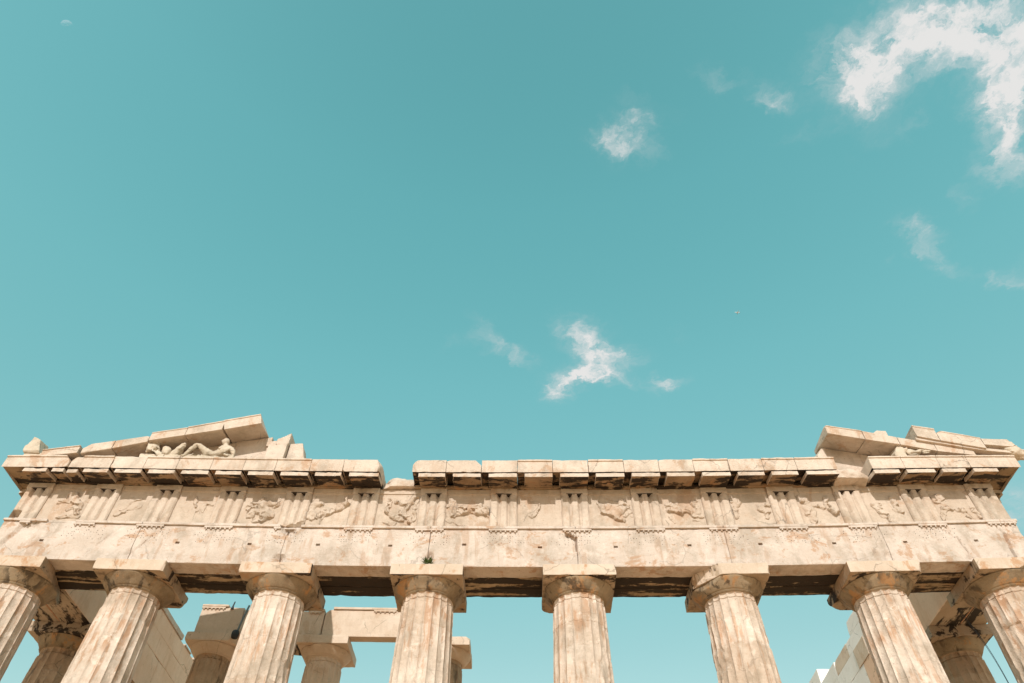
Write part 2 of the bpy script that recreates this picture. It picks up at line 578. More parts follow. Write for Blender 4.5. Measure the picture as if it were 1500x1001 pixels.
def block(x0, x1, y0, y1, z0, z1, res=0.08, wear=0.016, chip=0.06, rough=0.006, seed=None, cuts=(), ex=(), ey=(), ez=(),
          pre=None, post=None):
    """A worn stone block: edges rounded by an uneven amount, faces slightly uneven, corners broken off along rough planes."""
    if seed is None:
        _seed[0] += 1
        seed = _seed[0]
    P, Q = box_lattice(axis(x0, x1, res, ex, wear), axis(y0, y1, res, ey, wear), axis(z0, z1, res, ez, wear))
    lo, hi = np.array([x0, y0, z0]), np.array([x1, y1, z1])
    h = (hi - lo).min() / 2
    n1 = noise(P, 3.1, seed)
    n2 = fbm(P, 2.3, seed + 5, 3)
    r = wear * (0.55 + 0.45 * np.abs(n1)) + chip * np.clip((n2 - 0.18) * 1.9, 0, 1.2) ** 1.3
    r = np.minimum(r, h * 0.8)[:, None]
    q = np.clip(P, lo + r, hi - r)
    d = P - q
    L = np.linalg.norm(d, axis=1, keepdims=True)
    nrm = d / np.maximum(L, 1e-9)
    W = q + nrm * r
    W = W + nrm * (rough * fbm(P, 5.0, seed + 9, 3))[:, None]
    if pre:
        W = pre(W, P)
    for (pt, n, rg) in cuts:
        n = np.array(n, float)
        n /= np.linalg.norm(n)
        dd = (W - np.array(pt)) @ n + rg * fbm(P, 3.0, seed + 31, 3)
        W = W - np.where(dd > 0, dd, 0)[:, None] * n
    if post:
        W = post(W, P)
    return W, Q

def lathe(cx, cy, prof, nseg, fr=None, seed=0, ths=None):
    """Rings of (r, z); fr(r, theta, z) may change the radius."""
    prof = np.array(prof)
    th = np.linspace(0, 2 * PI, nseg, endpoint=False) if ths is None else np.array(ths)
    nseg = len(th)
    Rr, T = np.meshgrid(prof[:, 0], th, indexing='ij')
    Z, _ = np.meshgrid(prof[:, 1], th, indexing='ij')
    if fr is not None:
        Rr = fr(Rr, T, Z)
    P = np.stack([cx + Rr * np.cos(T), cy + Rr * np.sin(T), Z], -1).reshape(-1, 3)
    F = []
    n = len(prof)
    for i in range(n - 1):
        for j in range(nseg):
            k = (j + 1) % nseg
            F.append((i * nseg + j, i * nseg + k, (i + 1) * nseg + k, (i + 1) * nseg + j))
    F.append(tuple(range(nseg))[::-1])
    F.append(tuple((n - 1) * nseg + j for j in range(nseg)))
    return P, F

def tube(pts, r, nseg=8):
    pts = np.array(pts, float)
    n = len(pts)
    rr = np.broadcast_to(np.array(r, float), (n,))
    V = []
    for i in range(n):
        t = pts[min(i + 1, n - 1)] - pts[max(i - 1, 0)]
        t /= np.linalg.norm(t)
        a = np.cross(t, (0, 0, 1.0)) if abs(t[2]) < 0.9 else np.cross(t, (1.0, 0, 0))
        a /= np.linalg.norm(a)
        b = np.cross(t, a)
        for j in range(nseg):
            w = 2 * PI * j / nseg
            V.append(pts[i] + rr[i] * (math.cos(w) * a + math.sin(w) * b))
    F = []
    for i in range(n - 1):
        for j in range(nseg):
            k = (j + 1) % nseg
            F.append((i * nseg + j, i * nseg + k, (i + 1) * nseg + k, (i + 1) * nseg + j))
    F.append(tuple(range(nseg))[::-1])
    F.append(tuple((n - 1) * nseg + j for j in range(nseg)))
    return np.array(V), F

def skin(name, verts, edges, radii, mat, parent=None, sub=2, rough=0.0, seed=1, **kw):
    """One continuous body grown over a skeleton of joints, returned as a plain mesh."""
    me = bpy.data.meshes.new(name)
    me.from_pydata(verts, edges, [])
    o = bpy.data.objects.new(name, me)
    C.objects.link(o)
    md = o.modifiers.new('skin', 'SKIN')
    md.use_smooth_shade = True
    for i, v in enumerate(me.skin_vertices[0].data):
        r = radii[i]
        v.radius = r if isinstance(r, tuple) else (r, r)
        v.use_root = (i == 0)
    sb = o.modifiers.new('sub', 'SUBSURF')
    sb.levels = sub
    sb.render_levels = sub
    dg = bpy.context.evaluated_depsgraph_get()
    dg.update()
    me2 = bpy.data.meshes.new_from_object(o.evaluated_get(dg))
    P = np.array([v.co[:] for v in me2.vertices])
    F = [tuple(p.vertices) for p in me2.polygons]
    bpy.data.objects.remove(o)
    bpy.data.meshes.remove(me)
    bpy.data.meshes.remove(me2)
    if rough:
        P = P + rough * np.stack([fbm(P, 6.0, seed + q, 3) for q in (0, 50, 90)], 1)
    return P, F

# ------------------------------------------------------------------ ground
def build_ground():
    rng = np.random.default_rng(3)
    m = Mesh()
    n = 61
    g = np.sign(np.linspace(-1, 1, n)) * np.abs(np.linspace(-1, 1, n)) ** 3 * 4000
    X, Y = np.meshgrid(g, g, indexing='ij')
    Z = -2.72 + 0.05 * noise(np.stack([X.ravel(), Y.ravel(), 0 * X.ravel()], 1), 0.35, 3).reshape(X.shape)
    P = np.stack([X, Y, Z], -1).reshape(-1, 3)
    F = [(i * n + j, (i + 1) * n + j, (i + 1) * n + j + 1, i * n + j + 1) for i in range(n - 1) for j in range(n - 1)]
    m.add(P, F)
    o = m.build('ground', M['ground'], wp=False)
    o['kind'] = 'structure'
build_ground()

T = thing('ruined_temple', 'ruined honey coloured marble temple front with eight fluted columns, triglyph frieze and broken pediment', 'temple', (0, 0.9, -2.7))
PORCH = thing('inner_porch', 'shaded inner row of fluted columns carrying broken marble beams, seen between the big front columns', 'colonnade', (-6.3, 6.4, -2.7))

COLX = [-14.29, -10.71, -6.48, -2.167, 2.155, 6.47, 10.766, 14.40]
TRI = [-14.88, -12.65, -10.72, -8.62, -6.5, -4.38, -2.24, -0.03, 2.18, 4.37, 6.55, 8.64, 10.70, 12.79, 14.88]
JOINT = [-15.3, -10.98, -6.505, -2.20, 2.14, 6.545, 11.18, 15.3]

# stepped platform under the columns
def build_platform():
    for i, (e, z0, z1) in enumerate(((0.0, -0.52, 0.0), (0.7, -1.04, -0.524), (1.4, -1.57, -1.044), (1.75, -2.85, -1.574))):
        m = Mesh()
        P, Q = block(-15.44 - e, 15.44 + e, -0.15 - e, 40 + e, z0, z1, res=1.6, wear=0.02, chip=0.05, rough=0.004)
        m.add(P, Q)
        m.build('platform_step', M['ground'], T, wp=False)
build_platform()

# ------------------------------------------------------------------ columns
def face_normals(P, Q):
    n = np.cross(P[Q[:, 2]] - P[Q[:, 0]], P[Q[:, 3]] - P[Q[:, 1]])
    return n / (np.linalg.norm(n, axis=1, keepdims=True) + 1e-12)

def shaft_rings(z0, z1, dense_from, step=0.06):
    z = list(np.arange(z0, dense_from, 0.35)) + list(np.arange(dense_from, z1, step)) + [z1]
    return z

def fluted_shaft(cx, cy, z0, zt, r0, r1, seed, drums=(), wear=0.018, chip=0.05, dense=6.4, nfl=20, neck=0.15, per=10, drum_off=0.004, extra=None):
    """Doric shaft: twenty shallow flutes meeting in sharp, worn arrises, drum joints, and the neck groove under the capital."""
    seg = nfl * per
    zz = shaft_rings(z0, zt, dense)
    for d in drums:
        zz += [d - 0.012, d, d + 0.012]
    g = zt - neck
    zz += [g - 0.024, g - 0.011, g, g + 0.011, g + 0.024, zt - 0.03, zt - 0.05, zt - 0.015]
    zz = sorted(set(round(float(v), 4) for v in zz))
    H = zt - z0
    def rad(z):
        t = (z - z0) / H
        return r0 + (r1 - r0) * t + 0.017 * np.sin(PI * np.clip(t, 0, 1))
    prof = [(float(rad(z)), z) for z in zz]
    rng = random.Random(seed)
    offs = [rng.uniform(-drum_off, drum_off) for _ in range(len(drums) + 1)]
    def fr(Rr, Tt, Z):
        ph = (Tt / (2 * PI) * nfl) % 1.0
        t = ph * 2 - 1
        fd = 0.060 * Rr
        fade = np.sqrt(np.clip(1 - ((Z - (zt - 0.06)) / 0.06).clip(0, 1) ** 2, 0, 1))
        dep = fd * (1 - np.abs(t) ** 3.2) * fade
        X = np.stack([cx + Rr * np.cos(Tt), cy + Rr * np.sin(Tt), Z], -1).reshape(-1, 3)
        n1 = noise(X * np.array([1, 1, 0.5]), 3.5, seed).reshape(Rr.shape)
        n2 = fbm(X, 1.7, seed + 7, 4).reshape(Rr.shape)
        n3 = fbm(X, 7.0, seed + 11, 3).reshape(Rr.shape)
        wr = 0.22 * wear * (0.35 + 0.65 * np.abs(n1)) + chip * np.clip(n2 - 0.24, 0, 1) * 2.2
        r = Rr - np.maximum(dep, wr) - 0.006 * n3 * (1 + 2.5 * np.clip(n2, 0, 1))
        for q, d in enumerate(drums):
            r = r - 0.007 * np.exp(-((Z - d) / 0.007) ** 2) * (0.4 + np.clip(n3 + 0.3, 0, 1))
        k = np.zeros_like(Z)
        for q, d in enumerate(drums):
            k = k + (Z > d)
        r = r + np.array(offs)[k.astype(int)]
        r = r - 0.034 * np.exp(-((Z - g) / 0.011) ** 2) - 0.016 * (Z > g)
        if extra is not None:
            r = extra(r, Tt, Z, X)
        return r
    tt = np.array([-1, -0.95, -0.86, -0.7, -0.42, 0.0, 0.42, 0.7, 0.86, 0.95]) if per >= 8 else np.array([-1, -0.86, -0.55, 0.0, 0.55, 0.86])
    ths = [2 * PI * (i + (t + 1) / 2) / nfl for i in range(nfl) for t in tt]
    return lathe(cx, cy, prof, seg, fr, ths=ths)

def capital(cx, cy, zb, r_neck, r_out, h, seed, chip=0.05):
    """Annulets and swelling echinus."""
    a = [(0.6 * r_neck, 0), (r_neck * 1.0, 0.0), (r_neck + 0.018, 0.008), (r_neck + 0.018, 0.024), (r_neck + 0.036, 0.027), (r_neck + 0.036, 0.045),
         (r_neck + 0.052, 0.05)]
    n = 9
    s0, z0 = r_neck + 0.056, 0.056
    for i in range(1, n + 1):
        t = i / n
        a.append((s0 + (r_out - s0) * (t ** 0.92 if t < 0.8 else min(1, t + 0.015)), z0 + (h - 0.03 - z0) * t))
    a += [(r_out + 0.006, h - 0.015), (r_out - 0.012, h), (0.5 * r_out, h)]
    prof = [(r, zb + z) for r, z in a]
    def fr(Rr, Tt, Z):
        X = np.stack([cx + Rr * np.cos(Tt), cy + Rr * np.sin(Tt), Z], -1).reshape(-1, 3)
        n2 = fbm(X, 1.9, seed, 4).reshape(Rr.shape)
        n3 = fbm(X, 6.0, seed + 3, 3).reshape(Rr.shape)
        w = np.clip((Rr - r_neck * 0.9) / 0.1, 0, 1)
        return Rr - w * (chip * np.clip(n2 - 0.2, 0, 1) * 1.6 + 0.006 * n3)
    return lathe(cx, cy, prof, 96, fr)

DRUMS = {0: (7.1, 8.35, 9.35), 1: (6.9, 7.75, 8.95), 2: (7.3, 8.2, 9.2), 3: (6.95, 7.82, 8.8), 4: (7.15, 8.2, 8.9), 5: (6.9, 8.28, 9.02), 6: (7.35, 8.1, 9.1), 7: (7.2, 8.75, 9.3)}
def col6_break(r, Tt, Z, X):
    # upper drums of this one are badly battered: the left side has lost its arrises and steps in at the drum joint
    a = (Tt + PI / 2 + PI) % (2 * PI) - PI
    left = np.clip(1 - np.abs(a + 0.75) / 0.9, 0, 1)
    n = fbm(X, 2.6, 606, 3).reshape(r.shape)
    b1 = np.clip((Z - 8.28) / 0.05, 0, 1) * np.clip((9.02 - Z) / 0.04, 0, 1)
    b0 = np.clip((8.28 - Z) / 0.05, 0, 1) * np.clip((Z - 7.3) / 0.5, 0, 1)
    r = np.minimum(r, 10) - 0.05 * left * (Z > 9.02) * np.clip(n + 0.4, 0, 1)
    return r - b1 * np.clip(n + 0.1, 0, 1) * 0.05 - b0 * 0.03 * np.clip(n, 0, 1)
def col8_break(r, Tt, Z, X):
    a = (Tt + PI / 2 + PI) % (2 * PI) - PI
    left = np.clip(1 - np.abs(a + 0.8) / 0.7, 0, 1)
    n = fbm(X, 2.2, 808, 3).reshape(r.shape)
    return r - 0.09 * left * np.clip((8.8 - Z) / 0.1, 0, 1) * np.clip(n + 0.55, 0, 1) + 0.03 * left * np.clip((9.05 - Z) / 0.1, 0, 1) * np.clip((Z - 8.75) / 0.1, 0, 1)

def build_column(cx, cy, i, half=1.02, mats=None, cuts_ab=(), post_ab=None, extra=None, r1=0.74, r0=0.955, wear=0.018, chip=0.05, base=0.0, ztop=10.43,
                 parent=None, dense=6.4, ab_h=0.345, ech_h=0.285, half_y=None, drums=None, label=None, per=10, cuts_ech=(), nfl=20, ab_chip=0.1):
    parent = parent or T
    mats = mats or (M['shaft'], M['echinus'], M['abacus'])
    zab = ztop - ab_h
    zec = zab - ech_h - 0.06
    s = Mesh()
    P, F = fluted_shaft(cx, cy, base, zec, r0, r1, 100 + i * 13, drums if drums is not None else DRUMS.get(i, (7.2, 8.3, 9.2)), wear, chip, dense, extra=extra, per=per, nfl=nfl)
    s.add(P, F)
    dr = drums if drums is not None else DRUMS.get(i, (7.2, 8.3, 9.2))
    rt = random.Random(i * 31 + 5)
    tones = [rt.uniform(-0.9, 0.9) for _ in range(len(dr) + 1)]
    if i == 5:
        tones = [-0.5, -0.7, 0.95, -0.5]
    if i == 1:
        tones = [0.0, 0.1, 0.5, -0.6]
    def tone(P):
        k = np.zeros(len(P), int)
        for d in dr:
            k += (P[:, 2] > d + 0.03 * np.sin(9 * np.arctan2(P[:, 1] - cy, P[:, 0] - cx)))
        return np.array(tones)[k]
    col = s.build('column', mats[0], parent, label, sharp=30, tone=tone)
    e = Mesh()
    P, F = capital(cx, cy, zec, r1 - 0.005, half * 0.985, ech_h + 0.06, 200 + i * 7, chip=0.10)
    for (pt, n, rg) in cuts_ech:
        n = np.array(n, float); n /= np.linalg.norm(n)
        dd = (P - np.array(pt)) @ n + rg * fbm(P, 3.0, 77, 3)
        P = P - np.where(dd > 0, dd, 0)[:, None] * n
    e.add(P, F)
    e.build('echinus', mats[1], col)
    a = Mesh()
    hy = half_y or half
    P, Q = block(cx - half, cx + half, cy - hy, cy + hy, zab + 0.002, ztop - 0.004, res=0.07, wear=0.014, chip=ab_chip, rough=0.008, seed=300 + i * 5, cuts=cuts_ab, post=post_ab)
    a.add(P, Q)
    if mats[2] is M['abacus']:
        a.MI = [1 if (abs(nn[0]) > 0.75 or nn[2] < -0.75) else 0 for nn in face_normals(P, Q)]  # side and bottom faces take the darker, streaked marble
    a.build('abacus', [mats[2], M['abacus_side']], col)
    return col

CY = 0.885
AB_CUTS = {
    0: [((-13.3, 0.6, 10.43), (1, 0.3, 0.25), 0.06)],
    1: [((-9.75, -0.14, 10.1), (1.0, -1.0, -0.35), 0.07), ((-9.72, 1.85, 10.1), (1, 1, -0.6), 0.06)],
    2: [((-7.47, -0.13, 10.09), (-1, -1, -1), 0.04)],
    3: [],
    4: [((3.16, -0.12, 10.40), (1, -1, 0.3), 0.05), ((1.15, 1.8, 10.1), (-1, 1, -1), 0.08)],
    5: [((6.13, -0.14, 10.25), (-1.0, -0.95, -0.28), 0.05), ((7.46, -0.12, 10.1), (1, -0.8, -0.3), 0.05)],
    6: [((11.76, -0.05, 10.12), (1, -1, -0.5), 0.05), ((9.76, 1.7, 10.1), (-1, 1, -1.2), 0.08)],
    7: [((14.75, -0.14, 10.22), (0.55, -0.6, -1.0), 0.06)],
}
ECH_CUTS = {5: [((6.1, -0.02, 10.08), (-1.0, -0.95, 0.15), 0.05)], 1: [((-9.95, 0.25, 10.0), (1.0, -0.9, 0.2), 0.05)]}
for i, x in enumerate(COLX):
    ex = {5: col6_break, 7: col8_break}.get(i)
    build_column(x, CY, i, half=1.03, extra=ex, cuts_ab=AB_CUTS.get(i, ()), cuts_ech=ECH_CUTS.get(i, ()),
                 chip={3: 0.075, 4: 0.085, 5: 0.10, 7: 0.08, 6: 0.06}.get(i, 0.055), wear={4: 0.022, 5: 0.03}.get(i, 0.018))
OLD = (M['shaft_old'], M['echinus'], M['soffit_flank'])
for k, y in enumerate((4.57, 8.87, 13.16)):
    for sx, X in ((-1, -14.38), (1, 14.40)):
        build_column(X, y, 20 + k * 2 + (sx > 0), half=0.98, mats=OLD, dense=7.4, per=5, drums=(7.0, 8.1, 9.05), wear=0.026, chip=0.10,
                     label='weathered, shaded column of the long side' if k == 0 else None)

# inner porch columns
PM = (M['shaft_old'], M['porch'], M['porch'])
for k, x in enumerate((-10.26, -6.34, -2.15)):
    build_column(x, 6.38, 40 + k, half=0.88, mats=(M['porch'], M['porch'], M['porch']) if k == 1 else PM, r1=0.62, r0=0.80, base=0.7, ztop=11.25, parent=PORCH, dense=8.0,
                 ab_h=0.30, ech_h=0.25, per=6, drums=(8.4, 9.45) if k != 1 else (8.3, 9.62), wear=0.03 if k != 1 else 0.012, chip=0.09 if k != 1 else 0.02,
                 cuts_ab={0: [((-9.55, 5.5, 10.95), (1, -0.7, -0.8), 0.1)], 2: [((-1.4, 5.5, 11.2), (0.9, -0.5, 0.7), 0.08)]}.get(k, ()),
                 label={1: 'inner column rebuilt in smooth new marble with an unfluted drum'}.get(k))

# ------------------------------------------------------------------ architrave
HOLES = [(-13.796, 11.053), (-9.679, 11.10), (-7.519, 11.106), (-5.484, 11.12), (-3.34, 11.114), (-1.165, 11.165), (1.061, 11.08), (3.278, 11.095),
         (5.437, 11.123), (7.517, 11.14), (9.672, 11.12), (11.754, 11.116), (13.838, 11.10)]
DENTS = [  # bites out of the front face: x, z, half sizes, depth
    (-6.50, 10.62, 0.17, 0.14, 0.16), (-6.48, 11.62, 0.20, 0.16, 0.2), (-2.14, 10.72, 0.075, 0.19, 0.16), (11.10, 10.62, 0.16, 0.22, 0.12),
    (-10.95, 10.62, 0.15, 0.2, 0.10), (-14.35, 11.52, 0.32, 0.16, 0.10), (13.42, 10.52, 0.16, 0.1, 0.10), (-12.2, 10.9, 0.3, 0.12, 0.03)]
GROOVES = [  # cracks and gullies: x1, z1, x2, z2, width, depth
    (-15.0, 10.75, -14.55, 11.68, 0.11, 0.10), (14.70, 10.46, 14.78, 11.30, 0.05, 0.12), (14.78, 11.30, 14.66, 11.50, 0.03, 0.06),
    (13.34, 11.2, 13.42, 10.43, 0.03, 0.06), (1.88, 11.50, 2.14, 11.36, 0.06, 0.2), (2.14, 11.38, 2.13, 10.98, 0.035, 0.10),
    (-11.6, 11.60, -12.3, 10.6, 0.02, 0.03), (-10.5, 11.35, -10.9, 10.7, 0.03, 0.04), (12.9, 11.6, 13.3, 11.2, 0.02, 0.04), (5.05, 10.78, 5.12, 10.95, 0.012, 0.03)]
def segd(x, z, x1, z1, x2, z2):
    dx, dz = x2 - x1, z2 - z1
    t = np.clip(((x - x1) * dx + (z - z1) * dz) / (dx * dx + dz * dz + 1e-9), 0, 1)
    return np.hypot(x - x1 - t * dx, z - z1 - t * dz)
def face_damage(W, P):
    f = np.clip(1 - (W[:, 1] - 0.0) / 0.06, 0, 1)
    x, z = W[:, 0], W[:, 2]
    n = fbm(W, 4.0, 515, 3)
    push = np.zeros(len(W))
    for (a, b, ra, rb, dp) in DENTS:
        d = np.hypot((x - a) / ra, (z - b) / rb) + 0.5 * n
        push = np.maximum(push, dp * np.clip(1.15 - d, 0, 0.8))
    for (x1, z1, x2, z2, w, dp) in GROOVES:
        d = segd(x + 0.05 * n, z, x1, z1, x2, z2) / w
        push = np.maximum(push, dp * np.clip(1.1 - d, 0, 1))
    for (a, b) in HOLES:
        push = np.maximum(push, 0.14 * ((np.abs(x - a) < 0.056) & (np.abs(z - b) < 0.031)))
    W = W.copy()
    W[:, 1] += push * f
    return W

ARCH = []
rng = random.Random(11)
ORDERX = JOINT
for i in range(7):
    a, b = JOINT[i], JOINT[i + 1]
    ex, ez = [], [11.02, 11.16]
    for (hx, hz) in HOLES:
        if a < hx < b:
            ex += [hx - 0.062, hx - 0.055, hx + 0.055, hx + 0.062]
            ez += [hz - 0.036, hz - 0.03, hz + 0.03, hz + 0.036]
    for (x1, z1, x2, z2, w, dp) in GROOVES:
        if a < x1 < b:
            ex += list(np.arange(min(x1, x2) - 2 * w, max(x1, x2) + 2 * w, 0.025))
    for (dx_, dz_, ra, rb, dp) in DENTS:
        if a < dx_ + ra and dx_ - ra < b:
            ex += list(np.arange(dx_ - ra * 1.4, dx_ + ra * 1.4, 0.03))
    m = Mesh()
    P, Q = block(a + 0.005, b - 0.005, 0.0, 0.565, 10.43, 11.69, res=0.06, wear=0.012, chip=0.07, rough=0.011, seed=400 + i, ex=ex, ez=ez, post=face_damage)
    m.add(P, Q)
    # dark plugs painted as the shade in drilled bronze-letter holes, in rows under each regula
    for tx in TRI[1:-1]:
        if not (a < tx < b) and not (abs(tx - a) < 0.6 or abs(tx - b) < 0.6):
            continue
        rr = random.Random(int(tx * 100) + 7)
        for row in range(6):
            for q in range(16):
                hx = tx - 0.62 + q * 0.083 + rr.uniform(-0.018, 0.018)
                hz = 11.53 - row * 0.074 + rr.uniform(-0.012, 0.012)
                keep = rr.random() < (0.5 if row < 5 else 0.3)
                if not keep or not (a + 0.05 < hx < b - 0.05):
                    continue
                s = rr.uniform(0.006, 0.011)
                V = [(hx + s * math.cos(t), -0.009, hz + s * math.sin(t)) for t in np.linspace(0, 2 * PI, 6, endpoint=False)]
                V += [(hx + s * 1.3 * math.cos(t), 0.03, hz + s * 1.3 * math.sin(t)) for t in np.linspace(0, 2 * PI, 6, endpoint=False)]
                m.add(V, [(0, 1, 2, 3, 4, 5)] + [(k, k + 6, (k + 1) % 6 + 6, (k + 1) % 6) for k in range(6)], 1)
    ARCH.append(m.build('architrave_block', [M['front'], M['hole']], T))
    # middle and back beams, their undersides carry black crust
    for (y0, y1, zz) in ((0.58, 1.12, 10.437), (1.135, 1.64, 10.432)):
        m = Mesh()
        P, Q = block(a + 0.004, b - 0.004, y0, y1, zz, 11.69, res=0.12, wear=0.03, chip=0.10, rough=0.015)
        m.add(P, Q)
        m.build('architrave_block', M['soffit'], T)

def arch_of(x):
    for i in range(7):
        if JOINT[i] <= x <= JOINT[i + 1]:
            return ARCH[i]
    return ARCH[0] if x < 0 else ARCH[-1]

# taenia: the fillet along the top of the architrave
TAE = [(-15.34, -13.95, 1), (-13.05, -10.98, 0), (-10.97, -6.75, 0), (-6.12, -2.21, 0), (-2.2, 2.13, 0), (2.14, 6.54, 0), (6.55, 11.17, 0), (11.18, 15.36, 0)]
for (a, b, br) in TAE:
    m = Mesh()
    P, Q = block(a + 0.002, b - 0.002, -0.062, 0.5, 11.693, 11.776, res=0.07, wear=0.010, chip=0.04 + 0.06 * br, rough=0.006)
    m.add(P, Q)
    m.build('taenia', M['front'], arch_of((a + b) / 2))
m = Mesh()
P, Q = block(-13.95, -13.05, 0.015, 0.5, 11.693, 11.776, res=0.06, wear=0.02, chip=0.09, rough=0.02); m.add(P, Q)
m.build('taenia', M['front'], ARCH[0], 'stretch of the fillet worn away to the wall face')
m = Mesh()
P, Q = block(-6.75, -6.12, 0.10, 0.5, 11.693, 11.776, res=0.06, wear=0.02, chip=0.09, rough=0.03); m.add(P, Q)
m.build('taenia', M['front'], ARCH[1], 'broken stretch of the fillet')

for k, tx in enumerate(TRI):
    w = 0.43
    a, b = tx - w, tx + w
    if k == 4:
        b = tx - 0.22
    if k == 1:
        b = tx + 0.22
    if k == 0:
        a = tx + 0.1
    m = Mesh()
    P, Q = block(a, b, -0.056, -0.004, 11.625, 11.691, res=0.05, wear=0.008, chip=0.03 + (0.05 if k < 2 else 0), rough=0.004)
    m.add(P, Q)
    for q in range(6):
        gx = tx - w + (q + 0.5) * 2 * w / 6
        if not (a < gx < b) or (k in (1, 6) and q in (2,)) or (k == 0 and q < 5):
            continue
        P, F = lathe(gx, -0.029, [(0.030, 11.578), (0.030, 11.582), (0.023, 11.626)], 10)
        m.add(P, F)
    m.build('regula', M['front'], arch_of(tx))

# ------------------------------------------------------------------ frieze: triglyphs and metopes
def tri_profile(u, w):
    """Depth of the grooves across a triglyph, u from -w to w."""
    d = np.zeros_like(u)
    s = 2 * w
    hw = 0.074
    for c in (-s / 6, s / 6):
        d = np.maximum(d, np.clip(1 - np.abs(u - c) / hw, 0, 1) * 0.085)
    d = np.maximum(d, np.clip((np.abs(u) - (w - 0.05)) / 0.05, 0, 1) * 0.06)
    return d
for k, tx in enumerate(TRI):
    w = 0.422
    ex = tx + np.linspace(-w, w, 42)[1:-1]
    ez = [13.00, 13.012, 13.024, 13.035, 12.96, 12.985]
    ztop = 13.225
    def post(W, P, tx=tx, k=k):
        W = W.copy()
        f = np.clip(1 - (W[:, 1]) / 0.05, 0, 1)
        u = W[:, 0] - tx
        n = fbm(W, 3.3, 700 + k, 3)
        n2 = fbm(W * np.array([1, 1, 0.4]), 6.0, 720 + k, 2)
        d = tri_profile(u, 0.422)
        below = np.clip((13.02 - P[:, 2]) / 0.014, 0, 1)
        d = (d + 0.07 * np.clip(d / 0.06, 0, 1) * np.clip((P[:, 2] - 12.90) / 0.09, 0, 1) * (np.abs(u) < 0.25)) * below
        wear_ = np.clip(n - 0.1, 0, 1) * 0.05 + 0.012 * np.abs(n2)
        d = np.maximum(d, np.minimum(wear_, 0.06))
        d = d - 0.014 * np.clip((P[:, 2] - 13.02) / 0.014, 0, 1) * (np.abs(u) < 0.42)
        if k == 14:   # the corner one: grooves lost on its lower right
            pl = np.clip((u + 0.08) / 0.1, 0, 1) * np.clip((12.62 - W[:, 2]) / 0.2, 0, 1)
            d = d * (1 - pl) + 0.055 * pl
        if k == 0:
            pl = np.clip((-u - 0.1) / 0.08, 0, 1) * np.clip((12.15 - W[:, 2]) / 0.1, 0, 1)
            d = d + 0.25 * pl
        W[:, 1] += d * f
        return W
    m = Mesh()
    cuts = []
    if k == 4:
        cuts = [((tx + 0.1, 0.0, 11.86), (0.35, -0.7, -1.0), 0.04)]
    P, Q = block(tx - w, tx + w, 0.0, 0.30, 11.782, ztop, res=0.06, wear=0.008, chip=0.035, rough=0.004, seed=720 + k, ex=ex, ez=ez, post=post, cuts=cuts)
    m.add(P, Q)
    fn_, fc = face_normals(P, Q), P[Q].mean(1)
    m.MI = [1 if (nn[2] < -0.3 and 12.95 < cc[2] < 13.06 and abs(cc[0] - tx) < 0.25) else 0 for nn, cc in zip(fn_, fc)]   # groove heads painted near black as shade
    m.build('triglyph', [M['frieze'], M['hole']], T)
